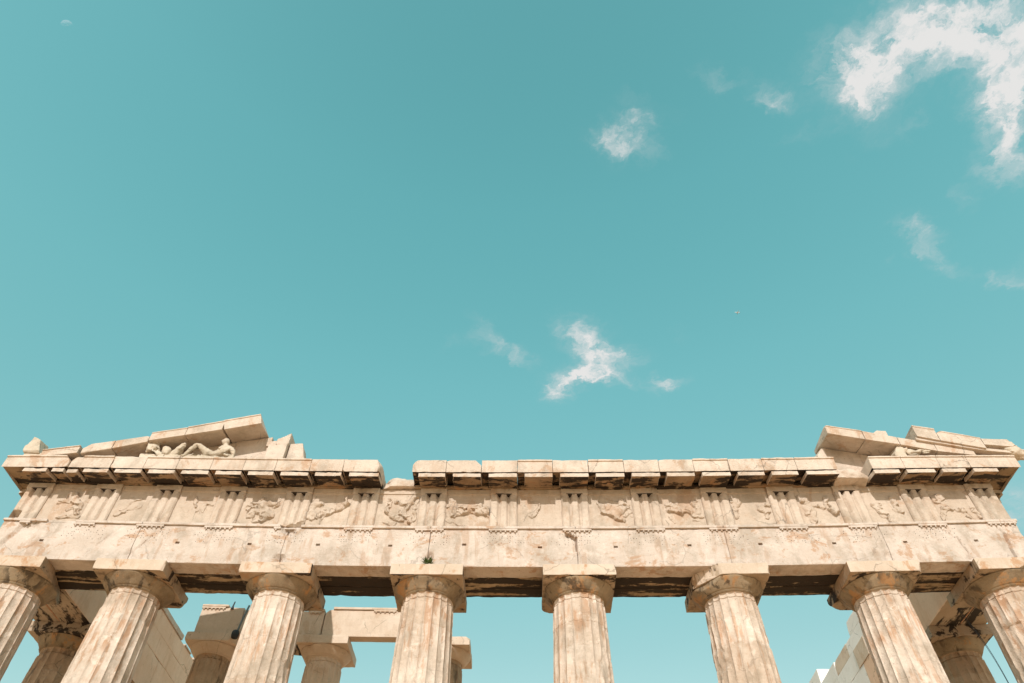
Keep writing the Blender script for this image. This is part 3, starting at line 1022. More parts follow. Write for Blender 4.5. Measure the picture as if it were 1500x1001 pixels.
# corner triglyphs turn the corner onto the long sides
RELIEF = [
    [(.33, .58, .58, .66, .07, .11), (.58, .66, .62, .84, .05, .08), (.52, .78, .84, .50, .13, .10), (.70, .58, .84, .30, .11, .12), (.5, .12, .92, .17, .06, .10), (.60, .35, .70, .42, .05, .08)],
    [(.18, .22, .66, .50, .045, .055), (.44, .60, .68, .72, .04, .06), (.30, .45, .40, .70, .10, .03), (.55, .4, .75, .5, .07, .035)],
    [(.44, .80, .50, .52, .035, .07), (.60, .40, .66, .50, .05, .03), (.74, .44, .80, .62, .05, .06), (.80, .62, .97, .60, .04, .06), (.25, .55, .4, .3, .1, .02)],
    [(.22, .50, .30, .28, .11, .10), (.32, .56, .74, .30, .17, .14), (.30, .55, .5, .75, .12, .10), (.48, .62, .84, .66, .08, .10), (.52, .72, .52, .74, .10, .13), (.36, .15, .74, .17, .05, .10), (.80, .55, .86, .80, .05, .06)],
    [(.06, .55, .13, .30, .09, .10), (.30, .35, .92, .68, .105, .13), (.12, .62, .30, .64, .09, .08), (.42, .34, .36, .10, .035, .05), (.84, .7, .9, .88, .04, .05), (.02, .28, .14, .24, .05, .07)],
    [(.28, .80, .27, .42, .06, .10), (.28, .42, .62, .24, .07, .12), (.42, .78, .86, .74, .08, .09), (.86, .84, .60, .44, .07, .12), (.60, .44, .78, .32, .07, .11), (.78, .36, .82, .14, .07, .12), (.22, .16, .52, .14, .06, .07), (.95, .9, .93, .2, .05, .07)],
    [(.10, .80, .16, .40, .10, .09), (.26, .48, .92, .52, .13, .14), (.55, .60, .78, .68, .10, .12), (.12, .25, .36, .10, .05, .05), (.02, .60, .08, .20, .07, .05), (.88, .52, .95, .38, .04, .06)],
    [(.54, .80, .42, .44, .03, .07), (.30, .40, .40, .38, .06, .09), (.10, .68, .16, .60, .05, .04), (.70, .45, .80, .40, .10, .015)],
    [(.18, .74, .34, .50, .035, .08), (.34, .46, .36, .44, .07, .12), (.36, .48, .76, .18, .065, .12), (.60, .44, .82, .66, .13, .10), (.74, .70, .80, .74, .10, .13), (.78, .36, .86, .42, .06, .08), (.90, .5, .96, .4, .06, .05), (.25, .72, .45, .66, .10, .05)],
    [(.26, .52, .66, .46, .10, .12), (.20, .68, .52, .60, .09, .08), (.66, .44, .78, .36, .07, .08), (.82, .74, .88, .34, .10, .07), (.20, .32, .30, .12, .03, .04), (.70, .22, .82, .16, .03, .04)],
    [(.08, .78, .06, .38, .12, .08), (.16, .60, .24, .70, .06, .07), (.74, .56, .84, .44, .09, .09), (.80, .40, .84, .26, .06, .08), (.70, .62, .94, .66, .06, .06)],
    [(.20, .72, .22, .70, .13, .14), (.20, .50, .28, .18, .16, .10), (.34, .62, .62, .54, .08, .09), (.76, .86, .72, .60, .06, .07), (.74, .58, .88, .36, .075, .13)],
    [(.20, .58, .42, .14, .085, .10), (.42, .12, .52, .10, .05, .09), (.22, .62, .34, .62, .06, .06), (.72, .76, .73, .46, .085, .11), (.66, .44, .82, .40, .06, .09)],
    [(.12, .70, .26, .80, .12, .08), (.18, .44, .34, .42, .08, .10), (.34, .50, .66, .32, .06, .12), (.60, .32, .72, .10, .035, .08), (.72, .3, .78, .12, .03, .05), (.88, .55, .96, .16, .06, .06), (.05, .15, .2, .35, .08, .05)],
]
for k in range(14):
    a, b = TRI[k] + 0.425, TRI[k + 1] - 0.425
    m = Mesh()
    def post(W, P, k=k):
        W = W.copy()
        f = np.clip(1 - (W[:, 1] - 0.085) / 0.05, 0, 1)
        band = np.clip((P[:, 2] - 13.035) / 0.012, 0, 1)
        W[:, 1] -= 0.03 * band * f
        return W
    P, Q = block(a, b, 0.085, 0.32, 11.782, 13.222, res=0.09, wear=0.004, chip=0.02, rough=0.010, seed=800 + k, ez=[13.03, 13.036, 13.047, 13.053], post=post)
    m.add(P, Q)
    met = m.build('metope', M['metope'], T)
    # battered relief
    nx, nz = 60, 58
    xs = np.linspace(a + 0.015, b - 0.015, nx)
    zs = np.linspace(11.80, 13.02, nz)
    X, Z = np.meshgrid(xs, zs, indexing='ij')
    G = np.stack([X.ravel(), 0 * X.ravel(), Z.ravel()], 1)
    wx = (X.ravel() + 0.055 * noise(G, 5, 900 + k) + 0.03 * noise(G, 12, 910 + k))
    wz = (Z.ravel() + 0.055 * noise(G, 5, 920 + k) + 0.03 * noise(G, 12, 930 + k))
    H = np.full(len(wx), -0.02)
    for (u1, w1, u2, w2, r, h) in RELIEF[k]:
        d = segd(wx, wz, a + u1 * (b - a), 11.78 + w1 * 1.25, a + u2 * (b - a), 11.78 + w2 * 1.25) / (r * 1.15)
        H = np.maximum(H, h * 0.95 * np.sqrt(np.clip(1 - d ** 5, 0, 1)) - 0.008)
    er = fbm(G, 4.5, 940 + k, 4)
    # broken away in flat facets
    rs = np.random.default_rng(960 + k)
    sp = np.stack([rs.uniform(a, b, 70), rs.uniform(11.78, 13.03, 70)], 1)
    tl = rs.uniform(-0.75, 0.75, (70, 2)); hh_ = rs.uniform(0.45, 1.15, 70)
    dd = np.hypot(wx[:, None] - sp[None, :, 0], wz[:, None] - sp[None, :, 1])
    ni = dd.argmin(1)
    fac = tl[ni, 0] * (wx - sp[ni, 0]) + tl[ni, 1] * (wz - sp[ni, 1])
    H = np.where(H > 0.008, np.maximum(0.006, H * hh_[ni] * (0.85 + 0.5 * er) + 0.45 * fac * np.clip(H / 0.06, 0, 1)) + 0.010 * fbm(G, 13, 950 + k, 3), -0.02)
    H = np.maximum(H, -0.02).reshape(nx, nz)
    keep = (H > -0.015)
    cell = keep[:-1, :-1] | keep[1:, :-1] | keep[:-1, 1:] | keep[1:, 1:]
    idx = -np.ones((nx, nz), int)
    F, V = [], []
    for i in range(nx - 1):
        for j in range(nz - 1):
            if not cell[i, j]:
                continue
            q = []
            for (p, s_) in ((i, j), (i + 1, j), (i + 1, j + 1), (i, j + 1)):
                if idx[p, s_] < 0:
                    idx[p, s_] = len(V)
                    V.append((xs[p], 0.085 - H[p, s_], zs[s_]))
                q.append(idx[p, s_])
            F.append(q)
    if F:
        m = Mesh()
        m.add(V, F)
        m.build('relief', M['metope'], met, sharp=32)
# backing course behind the frieze
for i in range(7):
    m = Mesh()
    P, Q = block(JOINT[i] + 0.01 + (0.05 if i == 0 else 0), JOINT[i + 1] - 0.01 - (0.05 if i == 6 else 0), 0.34, 1.62, 11.78, 13.2, res=0.3, wear=0.03, chip=0.1, rough=0.015)
    m.add(P, Q)
    m.build('frieze_backing', M['flank'], T)
# returns of the corner triglyphs on the long sides
for sx in (-1, 1):
    m = Mesh()
    xa, xb = (-15.3, -14.95) if sx < 0 else (14.95, 15.3)
    P, Q = block(xa, xb, 0.34, 0.84, 11.782, 13.225, res=0.08, wear=0.02, chip=0.08, rough=0.008)
    m.add(P, Q)
    m.build('triglyph', M['frieze'], T)

# ------------------------------------------------------------------ cornice (geison) with mutules
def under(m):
    """Underside shade painted brown, with real black crust, on faces that look down."""
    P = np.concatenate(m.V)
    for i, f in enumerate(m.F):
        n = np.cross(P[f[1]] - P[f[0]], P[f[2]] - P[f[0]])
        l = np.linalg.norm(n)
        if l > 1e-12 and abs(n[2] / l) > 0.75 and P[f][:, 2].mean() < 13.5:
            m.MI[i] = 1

def cornice(a, b, front=True, side=0, y0=-0.72, broken=0.06, via='left', mut=True, cuts=(), seed=None, label=None, muts=None, lip=True, ybk=0.62):
    """One cornice block; front ones run along x, side ones (side -1/+1) along y with the face turned outwards."""
    if front:
        to = lambda P: P
    else:
        def to(P):
            Q = P.copy()
            Q[:, 0] = side * (15.3 - P[:, 1])
            Q[:, 1] = P[:, 0]
            return Q
    m = Mesh()
    def post(W, P):
        W = W.copy()
        y = W[:, 1]
        low = np.clip((13.36 - P[:, 2]) / 0.03, 0, 1)
        # soffit rises towards the wall, a drip edge hangs at the front
        t = np.clip((y + 0.72) / 0.72, 0, 1.2)
        W[:, 2] += low * (0.02 + 0.10 * t - 0.05 * np.clip(1 - (y + 0.72) / 0.05, 0, 1))
        f = np.clip(1 - (P[:, 1] - y0) / 0.04, 0, 1)
        if lip:
            W[:, 1] -= 0.035 * f * np.clip((P[:, 2] - 13.715) / 0.012, 0, 1)
        W[:, 1] += 0.012 * f * np.clip((13.40 - P[:, 2]) / 0.1, 0, 1)
        return W
    P, Q = block(a + 0.005, b - 0.005, y0, ybk, 13.33, 13.78, res=0.06, wear=0.012, chip=broken * 1.5, rough=0.011, seed=seed, cuts=cuts,
                 ey=[y0 + 0.05, y0 + 0.055], ez=[13.36, 13.715, 13.727], post=post)
    P = to(P)
    if side > 0 or side == 0 and False:
        pass
    if not front and side < 0 or (not front and side > 0):
        Q = Q if side < 0 else Q
    m.add(P, Q if (front or side > 0) else [q[::-1] for q in Q])
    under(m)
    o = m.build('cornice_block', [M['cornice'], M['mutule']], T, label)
    if mut:
        if muts is None:
            L = b - a
            muts = [(a + 0.20 * L, b - 0.012)] if via == 'left' else [(a + 0.012, b - 0.20 * L)]
        for (p, q) in muts:
            mm = Mesh()
            def post2(W, P):
                W = W.copy()
                t = np.clip((W[:, 1] + 0.68) / 0.66, 0, 1)
                W[:, 2] += 0.11 * t
                return W
            P, Q = block(p, q, y0 + 0.03, -0.045, 13.135, 13.282, res=0.05, wear=0.014, chip=0.17, rough=0.02, post=post2)
            mm.add(to(P), Q if (front or side > 0) else [w[::-1] for w in Q])
            for ry in range(3):
                for rx in range(6):
                    gx = p + (rx + 0.5) * (q - p) / 6
                    gy = y0 + 0.13 + ry * 0.21
                    zz = 13.135 + 0.11 * (gy + 0.68) / 0.66
                    if (int(gx * 37) + ry * 5 + rx * 3) % 4 != 0:
                        continue
                    Pg, Fg = lathe(gx, gy, [(0.02, zz - 0.014), (0.026, zz + 0.02)], 8)
                    mm.add(to(Pg), Fg)
            ng = len(Q)
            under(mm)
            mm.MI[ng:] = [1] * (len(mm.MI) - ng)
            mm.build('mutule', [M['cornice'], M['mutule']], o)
    return o

GL = [-13.47, -12.47, -11.40, -10.35, -9.263, -8.227, -7.214, -6.116, -5.075, -3.904]
GR = [-2.89, -1.834, -0.726, 0.397, 1.496, 2.603, 3.717, 4.812, 5.893, 7.002, 8.052, 9.088, 10.334]
GE = [11.41, 12.425, 13.532, 14.458]
cornice(-15.95, -13.85, muts=[(-15.2, -14.45), (-14.28, -13.9)], ybk=0.6, cuts=[((-13.95, -0.7, 13.66), (0.8, -0.1, 0.62), 0.05)], label='corner cornice block')
cornice(-13.84, -13.48, y0=-0.66, broken=0.16, muts=[(-13.83, -13.5)], label='battered short cornice block', lip=False, cuts=[((-13.8, -0.6, 13.7), (-0.8, -0.2, 0.5), 0.05)])
LC = {0: [], 9: []}
for i in range(len(GL) - 1):
    c = []
    if i == 8:
        c = [((-3.95, -0.6, 13.7), (1.0, -0.35, 0.45), 0.05), ((-3.93, -0.55, 13.3), (1.0, -0.5, -0.4), 0.05)]
    cornice(GL[i], GL[i + 1], via='left', broken=(0.09, 0.1, 0.04, 0.04, 0.04, 0.04, 0.05, 0.07, 0.10)[i], cuts=c, lip=i in (0, 2, 3, 4, 5, 6))
for i in range(len(GR) - 1):
    c = []
    if i == 0:
        c = [((-2.85, -0.6, 13.72), (-0.8, -0.4, 0.7), 0.05)]
    if i == 1:
        c = [((-0.86, -0.6, 13.74), (0.8, -0.2, 0.7), 0.03)]
    if i == 2:
        c = []
    cornice(GR[i], GR[i + 1], via='left', broken=(0.08, 0.10, 0.09, 0.06, 0.07, 0.07, 0.08, 0.06, 0.06, 0.06, 0.05, 0.05)[i], cuts=c, lip=i in (3, 5, 8, 10, 11))
for i in range(len(GE) - 1):
    cornice(GE[i], GE[i + 1], via='right', broken=(0.05, 0.09, 0.05)[i], lip=True)
cornice(14.46, 16.0, ybk=0.6, muts=[(14.5, 15.25)], broken=0.04, label='corner cornice block')
# broken stumps left where a cornice block is missing
m = Mesh()
P, Q = block(-3.90, -2.87, -0.10, 0.6, 13.24, 13.66, res=0.045, wear=0.03, chip=0.22, rough=0.055, cuts=[((-3.6, -0.05, 13.42), (-0.5, -0.7, 0.45), 0.10), ((-3.3, -0.05, 13.55), (0.15, -0.8, 0.7), 0.08)])
m.add(P, Q); m.build('cornice_block', M['cornice'], T, 'broken stump where a cornice block is missing, near the middle of the front')
m = Mesh()
P, Q = block(10.36, 11.38, -0.42, 0.6, 13.22, 13.62, res=0.045, wear=0.03, chip=0.2, rough=0.05, cuts=[((11.1, -0.35, 13.50), (0.55, -0.35, 0.75), 0.12), ((10.6, -0.4, 13.55), (-0.2, -0.8, 0.8), 0.12), ((10.9, -0.42, 13.3), (0.1, -0.9, -0.5), 0.08)])
m.add(P, Q); m.build('cornice_block', M['cornice'], T, 'broken stump where a cornice block is missing, near the right pediment corner')
# bed of the cornice, just above the frieze
for (a, b) in ((-15.33, -10.4), (-10.38, -3.92), (-2.88, 2.6), (2.61, 10.3), (11.42, 15.33)):
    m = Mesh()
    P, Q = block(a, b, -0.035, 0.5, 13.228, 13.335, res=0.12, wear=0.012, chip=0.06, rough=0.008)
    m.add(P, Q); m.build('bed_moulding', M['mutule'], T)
for sx in (-1, 1):
    ys = [0.63, 1.71, 2.78, 3.86, 4.93, 6.0, 7.08, 8.15]
    for i in range(len(ys) - 1):
        cornice(ys[i], ys[i + 1], front=False, side=sx, via='left', broken=0.10, lip=False, ybk=0.7)

# ------------------------------------------------------------------ long-side walls of the entablature
def flank(sx):
    outer, mid, inner = sx * 15.3, sx * 14.46, sx * 13.47
    def seg(xa, xb):
        return (min(xa, xb), max(xa, xb))
    ys = [1.66, 4.57, 8.87, 13.16, 17.4]
    for i in range(4):
        for (xa, xb) in ((outer, mid + sx * 0.02), (mid - sx * 0.02, inner)):
            p, q = seg(xa, xb)
            m = Mesh()
            P, Q = block(p, q, ys[i] + 0.004, ys[i + 1] - 0.004, 10.433, 11.775, res=0.16, wear=0.025, chip=0.09, rough=0.012)
            m.add(P, Q)
            new = sx > 0 and i >= 2
            # underside carries crust, the side faces stay clean
            nz_ = np.array([abs((np.cross(P[f[1]] - P[f[0]], P[f[3]] - P[f[0]]) / (np.linalg.norm(np.cross(P[f[1]] - P[f[0]], P[f[3]] - P[f[0]])) + 1e-12))[2]) for f in Q])
            cz = P[Q][:, :, 2].mean(1)
            m.MI = [1 if (a > 0.7 and z < 10.6) else 0 for a, z in zip(nz_, cz)]
            m.build('architrave_block', [M['new'] if new else M['flank'], M['soffit_flank']], T)
    if sx < 0:
        courses = [
            (11.785, 12.50, [1.66, 3.0, 4.35, 5.6, 7.0, 8.3, 9.6, 11.0, 12.5, 14.0, 16.0]),
            (12.505, 13.20, [1.66, 2.4, 3.7, 5.0, 6.3, 7.7, 9.0, 10.3, 11.7, 13.2, 15.0])]
        for z0, z1, yy in courses:
            for i in range(len(yy) - 1):
                m = Mesh()
                P, Q = block(mid, inner, yy[i] + 0.004, yy[i + 1] - 0.004, z0, z1, res=0.18, wear=0.014, chip=0.05, rough=0.008)
                m.add(P, Q); m.build('frieze_backing', M['flank'], T)
        for (y0, y1, z1) in ((1.66, 5.2, 13.42), (5.21, 10.0, 13.42), (10.4, 11.2, 13.27), (11.6, 15.0, 13.30)):
            m = Mesh()
            P, Q = block(mid + 0.02, inner + 0.05, y0, y1, 13.205, z1, res=0.12, wear=0.02, chip=0.10, rough=0.012)
            m.add(P, Q); m.build('frieze_backing', M['cornice'], T, 'top course with a small ledge')
    else:
        def b(y0, y1, z0, z1, mat, x0=inner, cuts=(), lab=None, x1=mid):
            m = Mesh()
            P, Q = block(x0, x1, y0 + 0.005, y1 - 0.005, z0, z1, res=0.12, wear=0.008 if mat == 'new' else 0.02, chip=0.015 if mat == 'new' else 0.10, rough=0.004, cuts=cuts)
            m.add(P, Q); m.build('frieze_backing', M[mat], T, lab)
        b(1.66, 3.2, 11.785, 12.5, 'flank'); b(3.2, 4.9, 11.785, 12.5, 'flank'); b(4.9, 6.9, 11.785, 12.5, 'flank')
        b(1.66, 2.6, 12.505, 13.2, 'flank'); b(2.6, 4.2, 12.505, 13.2, 'flank'); b(4.2, 6.2, 12.505, 13.2, 'flank')
        b(6.2, 7.7, 12.505, 13.02, 'new', lab='new white marble block')
        b(7.7, 9.75, 12.505, 13.02, 'new', lab='new white marble block')
        b(1.66, 6.2, 13.205, 13.4, 'flank')
        b(6.2, 9.12, 13.025, 13.55, 'new', lab='new white marble block with a slanting end', cuts=[((13.5, 9.0, 13.55), (0.0, 1.0, 0.35), 0.01)])
        b(9.75, 11.4, 12.505, 13.05, 'porch', lab='old beige block set into new white marble')
        b(11.4, 13.3, 12.505, 13.10, 'new', lab='new white marble block')
        b(13.3, 15.0, 13.105, 13.75, 'new', lab='sunlit new white marble block standing above the wall end')
        b(13.3, 16.0, 12.505, 13.10, 'new', lab='new white marble block')
        b(6.9, 8.1, 11.785, 12.5, 'new', lab='new white marble block')
        b(8.1, 9.3, 11.785, 12.5, 'porch', lab='old beige block patched with new marble', x0=inner - 0.02)
        b(9.3, 11.0, 11.785, 12.5, 'new', lab='new white marble block')
        b(11.0, 13.0, 11.785, 12.5, 'new', lab='new white marble block')
        b(13.0, 16.0, 11.785, 12.5, 'new', lab='new white marble block')
    # outer face of the frieze
    for i in range(6):
        y0 = 0.86 + i * 2.148
        p, q = seg(outer - sx * 0.10, mid + sx * 0.02)
        m = Mesh()
        P, Q = block(p, q, y0, y0 + 1.27, 11.785, 13.22, res=0.25, wear=0.01, chip=0.05, rough=0.02)
        m.add(P, Q); m.build('metope', M['frieze'], T)
        p, q = seg(outer, mid + sx * 0.02)
        m = Mesh()
        ey = [y0 + 1.274 + t for t in (0.07, 0.14, 0.21, 0.28, 0.35, 0.42, 0.49, 0.56, 0.63, 0.70, 0.77)]
        def post(W, P, y0=y0, sx=sx):
            W = W.copy()
            f = np.clip(1 - (15.3 - np.abs(P[:, 0])) / 0.04, 0, 1) * np.clip((13.02 - P[:, 2]) / 0.02, 0, 1)
            W[:, 0] -= sx * f * tri_profile(P[:, 1] - (y0 + 1.697), 0.422)
            return W
        P, Q = block(p, q, y0 + 1.275, y0 + 2.119, 11.782, 13.225, res=0.12, wear=0.01, chip=0.05, rough=0.006, ey=ey, ez=[13.0, 13.02], post=post)
        m.add(P, Q); m.build('triglyph', M['frieze'], T)
flank(-1)
flank(1)

# ------------------------------------------------------------------ pediment
def rake(name, x0, x1, zb, zt, y0=-0.72, y1=0.55, mat='cornice', res=0.07, wear=0.012, chip=0.05, rough=0.007, cuts=(), hollow=0.13, parent=None, label=None, lip=0.0, lean=0.0):
    """A block of the sloping cornice: bottom and top heights at its two ends."""
    H = ((zt[0] - zb[0]) + (zt[1] - zb[1])) / 2
    def post(W, P):
        W = W.copy()
        t = (W[:, 0] - x0) / (x1 - x0)
        b = zb[0] + (zb[1] - zb[0]) * t
        tp = zt[0] + (zt[1] - zt[0]) * t
        f = W[:, 2] / H
        yy = np.clip((W[:, 1] - y0) / 0.9, 0, 1.3)
        W[:, 2] = b + (tp - b) * f + hollow * (1 - np.clip(f, 0, 1)) * np.clip((yy - 0.06) / 0.9, 0, 1.3)
        if lip:
            W[:, 1] -= lip * np.clip(1 - (P[:, 1] - y0) / 0.04, 0, 1) * np.clip((P[:, 2] / H - 0.86) / 0.03, 0, 1)
        if lean:
            W[:, 0] += lean * (P[:, 2] / H - 0.5)
        for (pt, n, rg) in cuts:
            n = np.array(n, float)
            n /= np.linalg.norm(n)
            dd = (W - np.array(pt)) @ n + rg * fbm(P, 3.0, 77, 3)
            W = W - np.where(dd > 0, dd, 0)[:, None] * n
        return W
    m = Mesh()
    P, Q = block(x0 + 0.004, x1 - 0.004, y0, y1, 0.0, H, res=res, wear=wear, chip=chip, rough=rough, post=post, ez=[0.85 * H, 0.865 * H, 0.89 * H])
    m.add(P, Q)
    return m.build(name, M[mat], parent or T, label, drop=False)

# left half, from the corner up
rake('raking_cornice_block', -14.95, -13.80, (13.66, 13.86), (13.93, 14.17), chip=0.06, lip=0.03, cuts=[((-14.0, -0.7, 13.72), (0.6, -0.2, -1.0), 0.05)])
rake('raking_cornice_block', -13.72, -12.78, (13.85, 14.09), (14.22, 14.44), chip=0.09, wear=0.03, rough=0.012, y0=-0.70, cuts=[((-13.55, -0.7, 14.23), (-0.9, -0.2, 0.9), 0.05)])
rake('raking_cornice_block', -12.77, -11.72, (14.10, 14.42), (14.44, 14.70), chip=0.10, wear=0.025, rough=0.010, y0=-0.70, cuts=[((-11.9, -0.7, 14.70), (0.4, -0.2, 1.0), 0.03)])
rake('raking_cornice_block', -11.70, -10.585, (14.455, 14.725), (14.80, 15.06), chip=0.035, lip=0.02)
rake('raking_cornice_block', -10.58, -9.43, (14.728, 15.01), (15.08, 15.41), chip=0.025, lip=0.025)
rake('raking_cornice_block', -9.425, -8.25, (15.012, 15.325), (15.415, 15.735), chip=0.012, wear=0.008, lip=0.025, lean=-0.13, hollow=0.16, label='clean cut uppermost block of the left pediment slope')
# back wall of the pediment (tympanum), stepped under the slope
def tymp(x0, x1, z0, zt0, zt1, y0=0.12, y1=0.62, chip=0.03, label=None, cuts=(), mat='cornice'):
    H = 1.0
    def post(W, P):
        W = W.copy()
        t = (W[:, 0] - x0) / (x1 - x0)
        W[:, 2] = z0 + (zt0 + (zt1 - zt0) * t - z0) * W[:, 2]
        W = W + 0.010 * np.stack([fbm(W, 4.0, 181 + q, 3) for q in (0, 40, 80)], 1)
        for (pt, n, rg) in cuts:
            n = np.array(n, float)
            n /= np.linalg.norm(n)
            dd = (W - np.array(pt)) @ n + rg * fbm(W, 3.0, 78, 3)
            W = W - np.where(dd > 0, dd, 0)[:, None] * n
        return W
    m = Mesh()
    P, Q = block(x0 + 0.004, x1 - 0.004, y0, y1, 0, H, res=0.09, wear=0.012, chip=chip, rough=0.006, post=post)
    m.add(P, Q)
    return m.build('tympanum_block', M[mat], T, label, drop=False)
tymp(-13.7, -12.0, 13.60, 13.90, 14.40)
tymp(-12.0, -10.6, 13.70, 14.46, 14.82)
tymp(-10.6, -9.2, 13.74, 14.84, 15.18)
tymp(-9.2, -8.02, 13.76, 15.20, 15.46)
tymp(-8.00, -7.37, 13.78, 14.98, 15.02, y0=-0.05, chip=0.16, label='broken backing block')
tymp(-8.14, -7.80, 15.00, 15.20, 15.26, y0=0.06, chip=0.14, label='small broken upper stone')
tymp(-7.79, -7.36, 15.02, 15.30, 15.56, y0=0.0, chip=0.12, label='pointed broken upper stone', cuts=[((-7.6, 0.0, 15.42), (-0.5, -0.5, 0.9), 0.07)])
tymp(-7.34, -6.66, 13.78, 15.17, 15.22, y0=0.12, chip=0.13, label='backing block with a slanting top', cuts=[((-6.76, 0.1, 14.6), (1, 0, 0.28), 0.02), ((-7.3, 0.1, 15.15), (-0.35, -0.2, 0.95), 0.02)])
tymp(-8.4, -7.5, 13.77, 13.90, 13.86, y0=-0.45, y1=0.1, chip=0.07, label='low broken ledge')

# right half
rake('raking_cornice_block', 10.50, 11.63, (14.80, 14.50), (15.15, 14.875), chip=0.025, lip=0.02, hollow=0.16, lean=0.0, label='clean cut uppermost block of the right pediment slope',
     cuts=[((10.52, -0.70, 15.08), (-1, -0.5, 0.6), 0.03)])
rake('raking_cornice_block', 11.64, 12.66, (14.495, 14.25), (14.87, 14.565), chip=0.06, hollow=0.14)
rake('raking_cornice_block', 12.67, 13.72, (14.245, 13.94), (14.56, 14.26), chip=0.03, hollow=0.1)
rake('raking_cornice_block', 13.73, 14.85, (13.93, 13.72), (14.26, 13.98), chip=0.03, hollow=0.06)
rake('raking_cornice_block', 14.86, 15.75, (13.60, 13.56), (13.84, 13.66), y0=-0.62, chip=0.05, hollow=0.0)
tymp(10.28, 10.62, 13.74, 14.86, 14.82, y0=0.05, chip=0.08, label='broken backing stone', cuts=[((10.33, 0.1, 14.6), (-1, -0.3, 0.7), 0.03)])
tymp(10.62, 11.7, 13.70, 14.90, 14.62)
tymp(11.7, 13.0, 13.70, 14.60, 14.26)
tymp(13.0, 14.6, 13.66, 14.24, 13.90)
# gutter pieces on the right slope
rake('gutter_block', 11.86, 12.50, (14.79, 14.60), (15.00, 14.94), y0=-0.62, y1=0.1, chip=0.10, wear=0.03, hollow=0, label='broken gutter fragment lying on the right slope', cuts=[((12.1, -0.6, 14.90), (-0.6, -0.3, 0.9), 0.05)])
def gutter(x0, x1, zb, zt, **kw):
    o = rake('gutter_block', x0, x1, zb, zt, y0=-0.86, y1=-0.1, hollow=0.0, **kw)
    # the lower half of a gutter curves back to the slope
    return o
gutter(13.24, 13.905, (14.46, 14.25), (14.925, 14.755), chip=0.02, lip=0.02)
gutter(13.91, 15.20, (14.25, 13.87), (14.70, 14.33), chip=0.09, lip=0.02, cuts=[((14.0, -0.8, 14.63), (-0.3, -0.2, 1), 0.04), ((15.0, -0.8, 14.38), (0.3, -0.2, 1), 0.03)])
gutter(15.21, 16.10, (14.03, 13.90), (14.28, 14.21), chip=0.03, cuts=[((16.05, -0.8, 14.1), (1, 0, 0.35), 0.02)])
m = Mesh()
P, Q = block(13.2, 16.05, -0.80, -0.2, 0, 0.10, res=0.08, wear=0.012, chip=0.05, rough=0.006,
             post=lambda W, P: np.stack([W[:, 0], W[:, 1], W[:, 2] + 14.36 - (W[:, 0] - 13.2) * np.where(W[:, 0] < 15.2, 0.268, 0.268) + 0.10 * np.clip(W[:, 0] - 15.2, 0, 1)], 1))
m.add(P, Q); m.build('gutter_ledge', M['cornice'], T, drop=False)

def lion_spout():
    m = Mesh()
    c = np.array((16.08, -0.62, 13.86))
    u = np.linspace(0, PI, 33); v = np.linspace(0, 2 * PI, 49)[:-1]
    V, F = [], []
    for a in u:
        for b in v:
            d = np.array((math.cos(a), math.sin(a) * math.cos(b), math.sin(a) * math.sin(b)))
            p = np.array((0.36 * d[0], 0.24 * d[1], 0.26 * d[2]))
            if d[0] > 0.2:                       # muzzle
                p[0] += 0.12 * (d[0] - 0.2); p[2] -= 0.22 * (d[0] - 0.2); p[1] *= 1 - 0.35 * (d[0] - 0.2)
            if d[0] > 0.75:                      # open mouth
                p[0] -= 0.10 * math.exp(-((d[2] + 0.25) / 0.15) ** 2)
            V.append(c + p)
    n = len(v)
    for i in range(len(u) - 1):
        for j in range(n):
            k = (j + 1) % n
            F.append((i * n + j, (i + 1) * n + j, (i + 1) * n + k, i * n + k))
    V = np.array(V)
    n1 = fbm(V, 7, 61, 3)[:, None]
    V = facet(V + (V - c) * 0.28 * n1, 0.09, 0.02, 61)
    m.add(V, F)
    for (ey, ez) in ((-0.16, 0.2), (0.16, 0.2)):
        P, F = tube([c + (0.05, ey, ez - 0.08), c + (0.02, ey * 1.25, ez + 0.07)], [0.075, 0.03], 8)
        m.add(P, F)
    m.build('lion_spout', M['statue'], T, 'worn lion head water spout on the right corner', drop=False)
lion_spout()

# corner stone lying on the left end
m = Mesh()
P, Q = block(-15.66, -15.14, -0.66, -0.12, 13.90, 14.56, res=0.045, wear=0.03, chip=0.12, rough=0.035, seed=555,
             cuts=[((-15.60, -0.5, 14.20), (-0.9, -0.15, 0.55), 0.08), ((-15.3, -0.5, 14.52), (0.35, -0.3, 0.9), 0.06), ((-15.3, -0.66, 13.96), (0.0, -0.6, -0.5), 0.03)],
             post=lambda W, P: np.stack([W[:, 0] - 0.34 * (W[:, 2] - 13.95) - 0.12 * np.clip(W[:, 2] - 13.95, 0, 1) * np.clip(W[:, 0] + 15.4, -1, 1), W[:, 1], W[:, 2]], 1))
m.add(P, Q)
P, Q = block(-15.62, -15.02, -0.58, -0.1, 13.70, 13.93, res=0.06, wear=0.02, chip=0.05, rough=0.01)
m.add(P, Q)
tag(m.build('corner_stone', M['statue'], drop=False), 'small jagged upright stone standing alone on the left end of the cornice', 'stone')

